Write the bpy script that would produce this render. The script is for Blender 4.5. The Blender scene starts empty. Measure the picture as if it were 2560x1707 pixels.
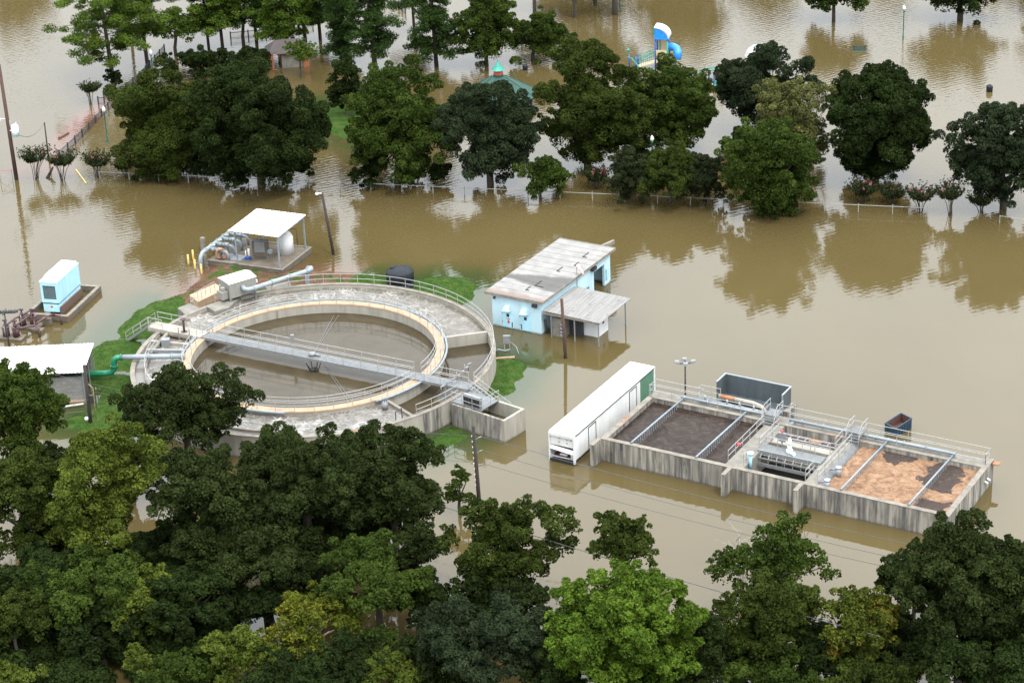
import bpy, math, os
import numpy as np
from math import radians as R, sin, cos, tan, atan2, sqrt, pi, hypot, log2
from mathutils import Vector, Matrix

SC = bpy.context.scene
COL = SC.collection

# ------------------------------------------------------------------ camera
CAM_H, PITCH, ROLL, FPX = 90.0, R(24.6), R(-2.45), 5500.0     # metres, downward tilt, roll, focal length in px of 2560
cam = bpy.data.cameras.new('camera'); cam_o = bpy.data.objects.new('camera', cam); COL.objects.link(cam_o)
cam.sensor_width = 36.0; cam.lens = 36.0 * FPX / 2560.0; cam.clip_start = 1.0; cam.clip_end = 6000.0
_r0 = Vector((1, 0, 0)); _u0 = Vector((0, sin(PITCH), cos(PITCH))); _f = Vector((0, cos(PITCH), -sin(PITCH)))
_r = _r0 * cos(ROLL) + _u0 * sin(ROLL); _u = -_r0 * sin(ROLL) + _u0 * cos(ROLL)
_m = Matrix((( _r.x, _u.x, -_f.x, 0), (_r.y, _u.y, -_f.y, 0), (_r.z, _u.z, -_f.z, CAM_H), (0, 0, 0, 1)))
cam_o.matrix_world = _m
SC.camera = cam_o

# ------------------------------------------------------------------ light: bright overcast
SUN_EL, SUN_AZ = R(58), R(150)          # azimuth clockwise from +Y
SC.view_settings.view_transform = 'Standard'; SC.view_settings.look = 'None'
SC.view_settings.gamma = 1.0; SC.view_settings.exposure = 1.15
SC.view_settings.use_curve_mapping = False
w = bpy.data.worlds.new('World'); SC.world = w; w.use_nodes = True
nt = w.node_tree; nt.nodes.clear()
out = nt.nodes.new('ShaderNodeOutputWorld'); bg = nt.nodes.new('ShaderNodeBackground')
sky = nt.nodes.new('ShaderNodeTexSky'); sky.sky_type = 'NISHITA'; sky.sun_disc = False
sky.sun_elevation = SUN_EL; sky.sun_rotation = SUN_AZ; sky.dust_density = 3.0; sky.air_density = 1.0
tc = nt.nodes.new('ShaderNodeTexCoord'); mp = nt.nodes.new('ShaderNodeMapping'); mp.inputs['Scale'].default_value = (1.0, 1.0, 2.2)
nz = nt.nodes.new('ShaderNodeTexNoise'); nz.inputs['Scale'].default_value = 2.6; nz.inputs['Detail'].default_value = 5.0
cr = nt.nodes.new('ShaderNodeValToRGB')
cr.color_ramp.elements[0].position = 0.32; cr.color_ramp.elements[0].color = (8.4, 8.8, 9.25, 1)
cr.color_ramp.elements[1].position = 0.68; cr.color_ramp.elements[1].color = (12.2, 12.8, 13.3, 1)
mx = nt.nodes.new('ShaderNodeMix'); mx.data_type = 'RGBA'; mx.inputs[0].default_value = 0.88
L = nt.links.new
L(tc.outputs['Generated'], mp.inputs['Vector']); L(mp.outputs[0], nz.inputs['Vector']); L(nz.outputs[0], cr.inputs[0])
sz = nt.nodes.new('ShaderNodeSeparateXYZ'); L(tc.outputs['Generated'], sz.inputs[0])       # overcast: brightest overhead
gr = nt.nodes.new('ShaderNodeValToRGB'); ge = gr.color_ramp.elements
while len(ge) < 5: ge.new(.5)
for e_, (p_, v_) in zip(ge, ((0.0, .60), (.25, .88), (.42, 1.42), (.56, 1.95), (1.0, 1.7))): e_.position = p_; k_ = max(0.0, 1 - p_ / .45); e_.color = (v_ * (1 - .05 * k_), v_, v_ * (1 + .08 * k_), 1)
mu = nt.nodes.new('ShaderNodeMix'); mu.data_type = 'RGBA'; mu.blend_type = 'MULTIPLY'; mu.inputs[0].default_value = 1.0
L(sz.outputs[2], gr.inputs[0]); L(cr.outputs[0], mu.inputs[6]); L(gr.outputs[0], mu.inputs[7])
L(sky.outputs[0], mx.inputs[6]); L(mu.outputs[2], mx.inputs[7]); L(mx.outputs[2], bg.inputs[0]); L(bg.outputs[0], out.inputs[0])
bg.inputs[1].default_value = 0.1
sl = bpy.data.lights.new('sun', 'SUN'); sl.energy = 1.2; sl.angle = R(14); sl.color = (1.0, 0.96, 0.9)
so = bpy.data.objects.new('sun', sl); COL.objects.link(so)
_d = Vector((sin(SUN_AZ) * cos(SUN_EL), cos(SUN_AZ) * cos(SUN_EL), sin(SUN_EL)))
so.rotation_euler = _d.to_track_quat('Z', 'Y').to_euler(); so.location = (0, 100, 200)
SC.cycles.max_bounces = 8; SC.cycles.diffuse_bounces = 3; SC.cycles.glossy_bounces = 3
SC.cycles.transmission_bounces = 2; SC.cycles.transparent_max_bounces = 4

# ------------------------------------------------------------------ survey: photo point -> point of the site at height h
def at(x, y, h=0.0):
    x = (x - 1280) / FPX; y = -(y - 853.5) / FPX
    c, s = cos(ROLL), sin(ROLL); x, y = c * x - s * y, s * x + c * y
    dx, dy, dz = x, y * sin(PITCH) + cos(PITCH), y * cos(PITCH) - sin(PITCH)
    t = (CAM_H - h) / -dz
    return Vector((dx * t, dy * t, h))
def hfor(x, y, wy):                      # height at which the sight line through (x, y) stands over world y = wy
    a = at(x, y, 0).y; b = at(x, y, 10).y
    return 10 * (wy - a) / (b - a)
def ppm(p): return FPX / sqrt(p.x ** 2 + p.y ** 2 + (CAM_H - p.z) ** 2)
def Z(x0, y0, s): return lambda a, b: (x0 + a / s, y0 + b / s)
z1 = Z(0, 0, 3.267); z2 = Z(640, 0, 3.267); z3p = Z(1280, 0, 3.267); z4p = Z(1920, 0, 2.903)
P = lambda a, b: (a * 1.08844, b * 1.08844)

# ------------------------------------------------------------------ mesh helper
class MB:
    def __init__(s): s.v = []; s.f = []
    def add(s, vs, fs):
        o = len(s.v); s.v += [tuple(v) for v in vs]; s.f += [tuple(i + o for i in f) for f in fs]; return s
    def hexa(s, p): return s.add(p, [(3, 2, 1, 0), (4, 5, 6, 7), (0, 1, 5, 4), (1, 2, 6, 5), (2, 3, 7, 6), (3, 0, 4, 7)])
    def box(s, x0, y0, z0, x1, y1, z1):
        return s.hexa([(x0, y0, z0), (x1, y0, z0), (x1, y1, z0), (x0, y1, z0), (x0, y0, z1), (x1, y0, z1), (x1, y1, z1), (x0, y1, z1)])
    def beam(s, a, b, w, h):             # box along a-b
        a = Vector(a); b = Vector(b); d = (b - a).normalized()
        up = Vector((0, 0, 1)) if abs(d.z) < .95 else Vector((1, 0, 0))
        x = d.cross(up).normalized() * w / 2; y = x.cross(d).normalized() * h / 2
        return s.hexa([a - x - y, a + x - y, b + x - y, b - x - y, a - x + y, a + x + y, b + x + y, b - x + y])
    def cyl(s, a, b, r0, r1=None, n=10, cap=True):
        r1 = r0 if r1 is None else r1; a = Vector(a); b = Vector(b); d = (b - a).normalized()
        up = Vector((0, 0, 1)) if abs(d.z) < .95 else Vector((1, 0, 0))
        x = d.cross(up).normalized(); y = d.cross(x)
        vs = []
        for p, r in ((a, r0), (b, r1)):
            vs += [p + x * (r * cos(2 * pi * i / n)) + y * (r * sin(2 * pi * i / n)) for i in range(n)]
        fs = [(i, (i + 1) % n, n + (i + 1) % n, n + i) for i in range(n)]
        if cap: fs += [tuple(range(n - 1, -1, -1)), tuple(range(n, 2 * n))]
        return s.add(vs, fs)
    def tube(s, pts, r, n=8, r1=None):
        pts = [Vector(p) for p in pts]; m = len(pts); vs = []
        x = None
        for i, p in enumerate(pts):
            d = (pts[min(i + 1, m - 1)] - pts[max(i - 1, 0)]).normalized()
            if x is None:
                up = Vector((0, 0, 1)) if abs(d.z) < .9 else Vector((1, 0, 0)); x = d.cross(up).normalized()
            x = (x - d * x.dot(d)).normalized(); y = d.cross(x)
            rr = r if r1 is None else r + (r1 - r) * i / (m - 1)
            vs += [p + x * (rr * cos(2 * pi * k / n)) + y * (rr * sin(2 * pi * k / n)) for k in range(n)]
        fs = [(i * n + k, i * n + (k + 1) % n, (i + 1) * n + (k + 1) % n, (i + 1) * n + k) for i in range(m - 1) for k in range(n)]
        fs += [tuple(range(n - 1, -1, -1)), tuple(range((m - 1) * n, m * n))]
        return s.add(vs, fs)
    def prism(s, poly, z0, z1):
        n = len(poly); vs = [(p[0], p[1], z0) for p in poly] + [(p[0], p[1], z1) for p in poly]
        return s.add(vs, [tuple(range(n - 1, -1, -1)), tuple(range(n, 2 * n))] + [(i, (i + 1) % n, n + (i + 1) % n, n + i) for i in range(n)])
    def lathe(s, prof, c=(0, 0, 0), n=16):
        vs = []; m = len(prof)
        for r, z in prof: vs += [(c[0] + r * cos(2 * pi * k / n), c[1] + r * sin(2 * pi * k / n), c[2] + z) for k in range(n)]
        fs = [(i * n + k, i * n + (k + 1) % n, (i + 1) * n + (k + 1) % n, (i + 1) * n + k) for i in range(m - 1) for k in range(n)]
        fs += [tuple(range(n - 1, -1, -1)), tuple(range((m - 1) * n, m * n))]
        return s.add(vs, fs)
    def ball(s, c, r, n=10, sz=1.0):
        k = 6; return s.lathe([(max(r * sin(pi * i / k), 1e-3), -r * sz * cos(pi * i / k)) for i in range(k + 1)], c, n)
    def arc(s, r0, r1, a0, a1, z0, z1, n=48):   # solid ring sector, degrees
        full = abs(a1 - a0) >= 359.9
        N = n if full else n + 1; vs = []
        for i in range(N):
            a = R(a0 + (a1 - a0) * i / n); c_, s_ = cos(a), sin(a)
            vs += [(r0 * c_, r0 * s_, z0), (r1 * c_, r1 * s_, z0), (r1 * c_, r1 * s_, z1), (r0 * c_, r0 * s_, z1)]
        fs = []
        for i in range(n):
            a = i * 4; b = ((i + 1) % N) * 4
            for k in range(4): fs.append((a + k, b + k, b + (k + 1) % 4, a + (k + 1) % 4))
        if not full: fs += [(3, 2, 1, 0), tuple(n * 4 + k for k in range(4))]
        return s.add(vs, fs)
    def quad(s, a, b, c, d): return s.add([a, b, c, d], [(0, 1, 2, 3)])
    def build(s, name, mat, parent=None, smooth=False, loc=None, rot=None):
        me = bpy.data.meshes.new(name); me.from_pydata(s.v, [], s.f); me.validate(); me.update()
        if smooth:
            me.polygons.foreach_set('use_smooth', [len(p.vertices) == 4 for p in me.polygons])
        if isinstance(mat, str): mat = MAT[mat]
        me.materials.append(mat)
        o = bpy.data.objects.new(name, me); COL.objects.link(o)
        if parent is not None: o.parent = parent
        if loc is not None: o.location = loc
        if rot is not None: o.rotation_euler = rot
        return o
def fast_mesh(name, V, F, mat, parent=None):   # V (n,3) float, F (m,k) int
    me = bpy.data.meshes.new(name); m, k = F.shape
    me.vertices.add(len(V)); me.vertices.foreach_set('co', np.ascontiguousarray(V, np.float32).ravel())
    me.loops.add(m * k); me.loops.foreach_set('vertex_index', np.ascontiguousarray(F, np.int32).ravel())
    me.polygons.add(m); me.polygons.foreach_set('loop_start', np.arange(0, m * k, k, dtype=np.int32))
    me.update(calc_edges=True)
    me.materials.append(MAT[mat] if isinstance(mat, str) else mat)
    o = bpy.data.objects.new(name, me); COL.objects.link(o)
    if parent is not None: o.parent = parent
    return o
def tag(o, label=None, cat=None, group=None, kind=None):
    if label: o['label'] = label
    if cat: o['category'] = cat
    if group: o['group'] = group
    if kind: o['kind'] = kind
    return o
def thing(name, label, cat, loc=(0, 0, 0), rz=0.0, group=None):
    o = bpy.data.objects.new(name, None); COL.objects.link(o); o.empty_display_size = .3
    o.location = loc; o.rotation_euler = (0, 0, rz); return tag(o, label, cat, group)
def dup_mesh(o, parent, loc=None, rz=None):
    c = o.copy(); COL.objects.link(c); c.parent = parent
    if loc is not None: c.location = loc
    if rz is not None: c.rotation_euler = (0, 0, rz)
    return c
def dup(root, loc, rz, label, group=None):
    r = root.copy(); COL.objects.link(r); r.location = loc; r.rotation_euler = (0, 0, rz); r['label'] = label
    if group: r['group'] = group
    for ch in list(root.children):
        c = ch.copy(); COL.objects.link(c); c.parent = r
        for g in ch.children:
            d = g.copy(); COL.objects.link(d); d.parent = c
    return r

# ------------------------------------------------------------------ materials
MAT = {}
def base_mat(name):
    m = bpy.data.materials.new(name); m.use_nodes = True; t = m.node_tree
    b = t.nodes['Principled BSDF']; MAT[name] = m
    return m, t, b
def node(t, typ, **kw):
    n = t.nodes.new(typ)
    for k, v in kw.items():
        if k.startswith('i_'): n.inputs[k[2:].replace('_', ' ')].default_value = v
        else: setattr(n, k, v)
    return n
def ramp(t, src, stops):
    r = t.nodes.new('ShaderNodeValToRGB'); e = r.color_ramp.elements
    while len(e) < len(stops): e.new(0.5)
    for el, (p, c) in zip(e, stops): el.position = p; el.color = (*c, 1) if len(c) == 3 else c
    t.links.new(src, r.inputs[0]); return r.outputs[0]
def mixc(t, fac, a, b, mode='MIX'):
    n = t.nodes.new('ShaderNodeMix'); n.data_type = 'RGBA'; n.blend_type = mode
    for i, v in ((0, fac), (6, a), (7, b)):
        if hasattr(v, 'is_output'): t.links.new(v, n.inputs[i])
        elif i == 0: n.inputs[0].default_value = v
        else: n.inputs[i].default_value = (*v, 1)
    return n.outputs[2]
def math_(t, op, a, b=0.0, clamp=False):
    n = t.nodes.new('ShaderNodeMath'); n.operation = op; n.use_clamp = clamp
    for i, v in ((0, a), (1, b)):
        if hasattr(v, 'is_output'): t.links.new(v, n.inputs[i])
        else: n.inputs[i].default_value = v
    return n.outputs[0]
def coords(t, scale=(1, 1, 1), kind='Object'):
    c = node(t, 'ShaderNodeTexCoord'); m = node(t, 'ShaderNodeMapping'); m.inputs['Scale'].default_value = scale
    t.links.new(c.outputs[kind], m.inputs['Vector']); return m.outputs[0]
def noise(t, vec, scale, detail=4, rough=.55, dist=0.0):
    n = node(t, 'ShaderNodeTexNoise'); n.inputs['Scale'].default_value = scale; n.inputs['Detail'].default_value = detail
    n.inputs['Roughness'].default_value = rough; n.inputs['Distortion'].default_value = dist
    t.links.new(vec, n.inputs['Vector']); return n.outputs[0]
def bumpn(t, b, h, strength, dist=.05):
    n = node(t, 'ShaderNodeBump'); n.inputs['Strength'].default_value = strength; n.inputs['Distance'].default_value = dist
    t.links.new(h, n.inputs['Height']); t.links.new(n.outputs[0], b.inputs['Normal'])
def simple(name, c1, c2=None, scale=2.0, stretch=(1, 1, 1), lo=.35, hi=.65, rough=.6, metal=0.0, bump=0.0, c3=None, s3=.6, lo3=.55, hi3=.7, st3=(1, 1, 1)):
    m, t, b = base_mat(name); b.inputs['Roughness'].default_value = rough; b.inputs['Metallic'].default_value = metal
    c2 = c2 or tuple(x * .78 for x in c1)
    n = noise(t, coords(t, stretch), scale); col = ramp(t, n, [(lo, c2), (hi, c1)])
    if c3:
        n3 = noise(t, coords(t, st3), s3, 6, .65); k = ramp(t, n3, [(lo3, (0, 0, 0)), (hi3, (1, 1, 1))]); col = mixc(t, k, col, c3)
    t.links.new(col, b.inputs['Base Color'])
    if bump: bumpn(t, b, n, bump)
    return m
# concrete kinds
simple('concrete', (0.185, 0.173, 0.146), (0.125, 0.115, 0.097), 1.6, rough=.85, c3=(0.075, 0.069, 0.058), s3=.5)
simple('concrete_stained', (.33, .30, .245), (.105, .10, .092), 1.7, (2.2, 2.2, .09), .36, .66, .9, c3=(.035, .034, .032), s3=1.2, lo3=.44, hi3=.70, st3=(1.3, 1.3, .22))
simple('concrete_light', (0.301, 0.278, 0.236), (0.225, 0.209, 0.171), 1.2, (1.5, 1.5, .2), rough=.85, c3=(0.107, 0.090, 0.070), s3=1.3, lo3=.62, hi3=.75, st3=(1.5, 1.5, .12))
simple('tan_walkway', (.37, .262, .172), (.31, .215, .138), 1.2, rough=.85, c3=(.22, .165, .12), s3=.7, lo3=.58, hi3=.75)
simple('wall_top', (0.208, 0.183, 0.149), (0.134, 0.119, 0.099), 1.5, rough=.9, c3=(0.169, 0.079, 0.034), s3=.35, lo3=.6, hi3=.7)
simple('concrete_brown', (0.126, 0.102, 0.074), (0.084, 0.068, 0.049), 1.1, rough=.9, c3=(0.167, 0.140, 0.107), s3=.6)
simple('galvanised', (0.255, 0.260, 0.260), (0.194, 0.199, 0.199), 6, rough=.45, metal=.35)
simple('rail_grey', (0.304, 0.300, 0.290), (0.238, 0.234, 0.224), 5, rough=.5)
simple('fence_grey', (0.272, 0.272, 0.266), (0.218, 0.218, 0.212), 3, rough=.5)
simple('grey_steel', (0.225, 0.232, 0.240), (0.165, 0.173, 0.180), 3, rough=.5, metal=.2)
simple('grating', (0.144, 0.154, 0.158), (0.106, 0.113, 0.115), 3, rough=.6, metal=.1)
simple('blue_pipe', (0.209, 0.249, 0.273), (0.157, 0.191, 0.215), 3, rough=.45)
simple('pale_pipe', (0.231, 0.264, 0.277), (0.185, 0.212, 0.227), 2, rough=.45)
simple('white_roof', (.82, .82, .82), (.72, .72, .72), 1.0, rough=.5)
simple('white_paint', (0.633, 0.641, 0.641), (0.530, 0.530, 0.513), 1.3, (1, 1, .4), rough=.5, c3=(0.359, 0.308, 0.248), s3=2.2, lo3=.68, hi3=.8)
simple('trailer_roof', (0.623, 0.599, 0.517), (0.541, 0.517, 0.443), .6, rough=.55)
simple('cream_unit', (0.234, 0.224, 0.202), (0.202, 0.193, 0.170), 1.2, rough=.5)
simple('light_blue', (.36, .60, .70), (.30, .52, .62), 1.5, (1, 1, .3), rough=.55)
simple('light_blue_wall', (0.410, 0.558, 0.607), (0.344, 0.492, 0.549), .9, (1, 1, .25), rough=.75, c3=(0.246, 0.328, 0.344), s3=1.0, lo3=.63, hi3=.8, st3=(1, 1, .2))
simple('generator_top', (.66, .78, .82), (.55, .70, .76), 1.5, rough=.5)
simple('dark_glass', (.10, .14, .15), (.05, .075, .08), 3, (1, 1, 8), rough=.35)
simple('black', (.012, .012, .013), (.02, .02, .02), 4, rough=.6)
simple('black_plastic', (0.014, 0.016, 0.021), (0.021, 0.024, 0.029), 2, rough=.7)
simple('maroon', (.075, .03, .03), (.045, .02, .022), 4, rough=.5)
simple('rust', (.33, .15, .07), (.20, .09, .045), 4, rough=.85)
simple('orange', (.62, .20, .05), (.5, .14, .04), 3, rough=.6)
simple('green_pipe', (.012, .16, .085), (.01, .12, .06), 2, rough=.35)
simple('green_post', (.01, .13, .10), (.01, .10, .08), 3, rough=.45)
simple('globe', (0.680, 0.671, 0.629), (0.595, 0.586, 0.544), 3, rough=.3)
simple('yellow', (.68, .46, .12), (.6, .40, .10), 4, rough=.6)
simple('pole_wood', (.085, .045, .032), (.045, .025, .02), 6, (2, 2, .25), rough=.9)
simple('pole_dark', (.04, .028, .024), (.022, .017, .015), 6, (2, 2, .25), rough=.9)
simple('iron_black', (.02, .021, .023), (.03, .03, .032), 3, rough=.6)
simple('container_grey', (0.062, 0.076, 0.084), (0.046, 0.057, 0.062), 1.2, (1.5, 1.5, .2), rough=.55, c3=(0.092, 0.097, 0.097), s3=.9)
simple('container_blue', (0.018, 0.058, 0.098), (0.009, 0.027, 0.045), 3, rough=.6, c3=(0.036, 0.018, 0.014), s3=2.5, lo3=.52, hi3=.66)
simple('container_inside', (.11, .045, .032), (.06, .028, .022), 3, rough=.9)
simple('shed_roof', (0.203, 0.197, 0.184), (0.148, 0.144, 0.135), 1.2, (5, .25, 1), .4, .6, .8, c3=(0.074, 0.068, 0.061), s3=1.4, lo3=.58, hi3=.75)
simple('trailer_green', (.07, .17, .11), (.06, .14, .09), 1.5, rough=.6)
simple('play_blue', (.02, .23, .70), (.015, .18, .58), 2, rough=.35)
simple('play_navy', (.012, .06, .24), (.01, .045, .18), 2, rough=.4)
simple('play_green', (.015, .25, .19), (.01, .19, .14), 2, rough=.4)
simple('play_tan', (.52, .42, .26), (.45, .36, .22), 2, rough=.6)
simple('play_roof', (0.496, 0.464, 0.432), (0.400, 0.368, 0.344), 2, rough=.5)
simple('gazebo_roof', (0.019, 0.064, 0.049), (0.013, 0.046, 0.036), .8, rough=.8)
simple('red_trim', (.50, .07, .04), (.4, .05, .03), 3, rough=.5)
simple('hut_roof', (0.065, 0.052, 0.050), (0.050, 0.040, 0.039), 2, rough=.9)
simple('brick_orange', (.30, .10, .05), (.2, .07, .035), 3, rough=.9)
simple('bench_green', (.035, .065, .05), (.025, .05, .04), 5, rough=.6)
simple('bark', (.075, .06, .045), (.04, .032, .025), 5, (2, 2, .3), rough=.95)
simple('bark_pale', (.36, .32, .28), (.24, .21, .18), 5, (2, 2, .3), rough=.9)
simple('bark_pine', (.075, .052, .042), (.035, .027, .023), 4, (2, 2, .3), rough=.95)
simple('red_plastic', (.62, .06, .05), (.5, .05, .04), 3, rough=.4)
simple('sock', (.72, .44, .38), (.6, .3, .26), 3, rough=.8)
simple('wire', (.07, .075, .08), (.06, .06, .065), 3, rough=.5)
simple('pink', (0.385, 0.119, 0.133), (0.294, 0.070, 0.091), 3, rough=.8)
simple('silver', (0.275, 0.280, 0.290), (0.210, 0.215, 0.225), 3, rough=.4, metal=.3)
simple('log', (.13, .075, .055), (.08, .05, .04), 5, rough=.9)

def wet_line(name):
    t = MAT[name].node_tree; b = t.nodes['Principled BSDF']; src = b.inputs['Base Color'].links[0].from_socket
    c = coords(t); sx = node(t, 'ShaderNodeSeparateXYZ'); t.links.new(c, sx.inputs[0])
    z = math_(t, 'ADD', sx.outputs[2], math_(t, 'MULTIPLY', noise(t, c, .8, 4), .25))
    t.links.new(mixc(t, ramp(t, z, [(.16, (.75, .75, .75)), (.34, (0, 0, 0))]), src, (.05, .045, .035)), b.inputs['Base Color'])
for n_ in ('concrete_stained', 'concrete_light', 'light_blue_wall', 'concrete_brown'): wet_line(n_)
def block_wall():
    m, t, b = base_mat('block_wall'); b.inputs['Roughness'].default_value = .9
    c = coords(t, (1, 1, 1)); sx = node(t, 'ShaderNodeSeparateXYZ'); t.links.new(c, sx.inputs[0])
    cb = node(t, 'ShaderNodeCombineXYZ'); t.links.new(math_(t, 'ADD', sx.outputs[0], sx.outputs[1]), cb.inputs[0]); t.links.new(sx.outputs[2], cb.inputs[1])
    br = node(t, 'ShaderNodeTexBrick'); br.inputs['Scale'].default_value = 1.0
    br.inputs['Brick Width'].default_value = .42; br.inputs['Row Height'].default_value = .21; br.inputs['Mortar Size'].default_value = .018
    br.inputs['Color1'].default_value = (.22, .215, .20, 1); br.inputs['Color2'].default_value = (.16, .155, .145, 1); br.inputs['Mortar'].default_value = (.10, .098, .09, 1)
    t.links.new(cb.outputs[0], br.inputs['Vector'])
    n = noise(t, c, 1.2); col = mixc(t, ramp(t, n, [(.4, (0, 0, 0)), (.7, (.6, .6, .6))]), br.outputs[0], (.10, .095, .085))
    k = ramp(t, sx.outputs[2], [(.35, (1, 1, 1)), (.5, (0, 0, 0))]); col = mixc(t, k, col, (.33, .25, .16))
    t.links.new(col, b.inputs['Base Color'])
block_wall()
def panel_roof():           # rolled roofing laid in strips, dark worn patches
    m, t, b = base_mat('panel_roof'); b.inputs['Roughness'].default_value = .8
    c = coords(t); sx = node(t, 'ShaderNodeSeparateXYZ'); t.links.new(c, sx.inputs[0])
    n1 = noise(t, c, .9, 5); col = ramp(t, n1, [(.3, (.165, .158, .148)), (.7, (.235, .228, .215))])
    fr = math_(t, 'FRACT', math_(t, 'MULTIPLY', sx.outputs[1], 1 / 1.25))
    n2 = noise(t, coords(t, (1, 3, 1)), 1.6, 4)
    seam = math_(t, 'MULTIPLY', math_(t, 'LESS_THAN', fr, .075), ramp(t, n2, [(.3, (.3, .3, .3)), (.55, (1, 1, 1))]))
    col = mixc(t, math_(t, 'MULTIPLY', seam, .95), col, (.06, .055, .05))
    # worn dark area a fifth of the way along the roof, its own ragged outline
    nb = noise(t, coords(t, (1, 1, 1)), .8, 5)
    yy = math_(t, 'ABSOLUTE', math_(t, 'SUBTRACT', sx.outputs[1], 4.3))
    xx = math_(t, 'MULTIPLY', sx.outputs[0], .26)
    wv = math_(t, 'SUBTRACT', math_(t, 'ADD', math_(t, 'ADD', .42, xx), nb), yy)
    k = ramp(t, wv, [(.1, (0, 0, 0)), (.6, (.75, .75, .75))]); col = mixc(t, k, col, (.04, .036, .034))
    k2 = ramp(t, math_(t, 'ADD', math_(t, 'MULTIPLY', sx.outputs[1], .35), nb), [(.55, (.8, .8, .8)), (.95, (0, 0, 0))])
    col = mixc(t, k2, col, (.15, .105, .085))
    t.links.new(col, b.inputs['Base Color'])
panel_roof()
def fluid(name, stops, scale, rough, bump, bscale, foam=None, fscale=.8, flo=.03, fhi=.12, mottled=None, dist=1.0):
    m, t, b = base_mat(name); b.inputs['Roughness'].default_value = rough; b.inputs['IOR'].default_value = 1.33
    b.inputs['Specular IOR Level'].default_value = .12 if ('sludge' in name or 'pool' in name) else (.3 if 'clarifier' in name else .5)
    c = coords(t); n = noise(t, c, scale, 6, .62, dist); col = ramp(t, n, stops)
    if foam:
        nd = noise(t, c, 1.1, 3); ad = node(t, 'ShaderNodeVectorMath', operation='ADD')
        sc = node(t, 'ShaderNodeVectorMath', operation='SCALE'); nc = node(t, 'ShaderNodeTexNoise'); nc.inputs['Scale'].default_value = .75; nc.inputs['Detail'].default_value = 7
        t.links.new(c, nc.inputs['Vector']); t.links.new(nc.outputs[1], sc.inputs[0]); sc.inputs['Scale'].default_value = 2.8
        t.links.new(c, ad.inputs[0]); t.links.new(sc.outputs[0], ad.inputs[1])
        vo = node(t, 'ShaderNodeTexVoronoi', feature='DISTANCE_TO_EDGE'); vo.inputs['Scale'].default_value = fscale
        t.links.new(ad.outputs[0], vo.inputs['Vector'])
        k = ramp(t, vo.outputs[0], [(flo, (1, 1, 1)), (fhi, (0, 0, 0))])
        n4 = noise(t, c, .33, 4); k = math_(t, 'MULTIPLY', k, ramp(t, n4, [(.42, (.03, .03, .03)), (.65, (.8, .8, .8))]))
        n5 = noise(t, c, .95, 8, .72, 2.2); k = math_(t, 'MAXIMUM', k, ramp(t, n5, [(.52, (0, 0, 0)), (.60, (.18, .18, .18)), (.72, (.9, .9, .9))]))
        col = mixc(t, k, col, foam)
        r = math_(t, 'ADD', math_(t, 'MULTIPLY', k, .5), rough, True); t.links.new(r, b.inputs['Roughness'])
    t.links.new(col, b.inputs['Base Color'])
    bumpn(t, b, noise(t, c, bscale, 4), bump, .06)
fluid('sludge_dark', [(.3, (.013, .009, .007)), (.5, (.026, .018, .014)), (.7, (.050, .037, .030))], .55, .3, .5, 3.0, dist=3.0)
fluid('clarifier_water', [(.35, (.040, .031, .018)), (.65, (.056, .044, .026))], .3, .06, .14, 1.9)
fluid('pool_dark', [(.35, (.012, .012, .010)), (.65, (.018, .017, .014))], .3, .05, .05, 1.5)
fluid('foam_water', [(.35, (.075, .066, .05)), (.65, (.125, .112, .09))], .7, .2, .4, 3.0, foam=(.36, .345, .32), fscale=.8, flo=.015, fhi=.09)
fluid('froth_water', [(.35, (.085, .076, .064)), (.65, (.13, .12, .102))], .7, .25, .4, 3.0, foam=(.42, .41, .39), fscale=.95, flo=.02, fhi=.14)
fluid('still_channel', [(.35, (.11, .105, .092)), (.65, (.14, .132, .115))], .5, .12, .08, 2.0)
def tan_foam():
    m, t, b = base_mat('tan_foam'); b.inputs['Specular IOR Level'].default_value = .15; b.inputs['Roughness'].default_value = .75
    c = coords(t); n = noise(t, c, 1.3, 8, .68, 1.2)
    col = ramp(t, n, [(.28, (.085, .042, .023)), (.45, (.16, .090, .052)), (.6, (.235, .146, .088)), (.78, (.32, .228, .152))])
    n2 = noise(t, c, .17, 5, .6, .6); k = ramp(t, n2, [(.545, (0, 0, 0)), (.56, (1, 1, 1))])
    nd = noise(t, c, 1.6, 7, .7, 2.0); dk = ramp(t, nd, [(.3, (.022, .015, .012)), (.6, (.05, .036, .030)), (.70, (.15, .10, .075))])
    # open dark water where the scum has parted, towards the far end of the basin
    sx = node(t, 'ShaderNodeSeparateXYZ'); t.links.new(c, sx.inputs[0])
    rag = math_(t, 'MULTIPLY', math_(t, 'SUBTRACT', noise(t, c, .38, 6, .6, .6), .5), 4.4)
    def spot(u, v, ru, rv):
        a = math_(t, 'POWER', math_(t, 'MULTIPLY', math_(t, 'SUBTRACT', sx.outputs[0], u), 1 / ru), 2.0); e = math_(t, 'POWER', math_(t, 'MULTIPLY', math_(t, 'SUBTRACT', sx.outputs[1], v), 1 / rv), 2.0)
        return math_(t, 'SUBTRACT', 1.0, math_(t, 'SQRT', math_(t, 'ADD', a, e)))
    v = math_(t, 'MAXIMUM', math_(t, 'MAXIMUM', spot(28.8, 6.9, 1.6, 2.9), spot(24.3, 8.9, 1.7, 1.3)), spot(29.3, 1.5, 1.4, 1.5))
    v = math_(t, 'ADD', v, rag); k = ramp(t, v, [(.02, (0, 0, 0)), (.08, (1, 1, 1))])
    col = mixc(t, k, col, dk); t.links.new(col, b.inputs['Base Color']); bumpn(t, b, n, .5, .08)
tan_foam()

MAT['black_plastic'].node_tree.nodes['Principled BSDF'].inputs['Specular IOR Level'].default_value = .2
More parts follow.
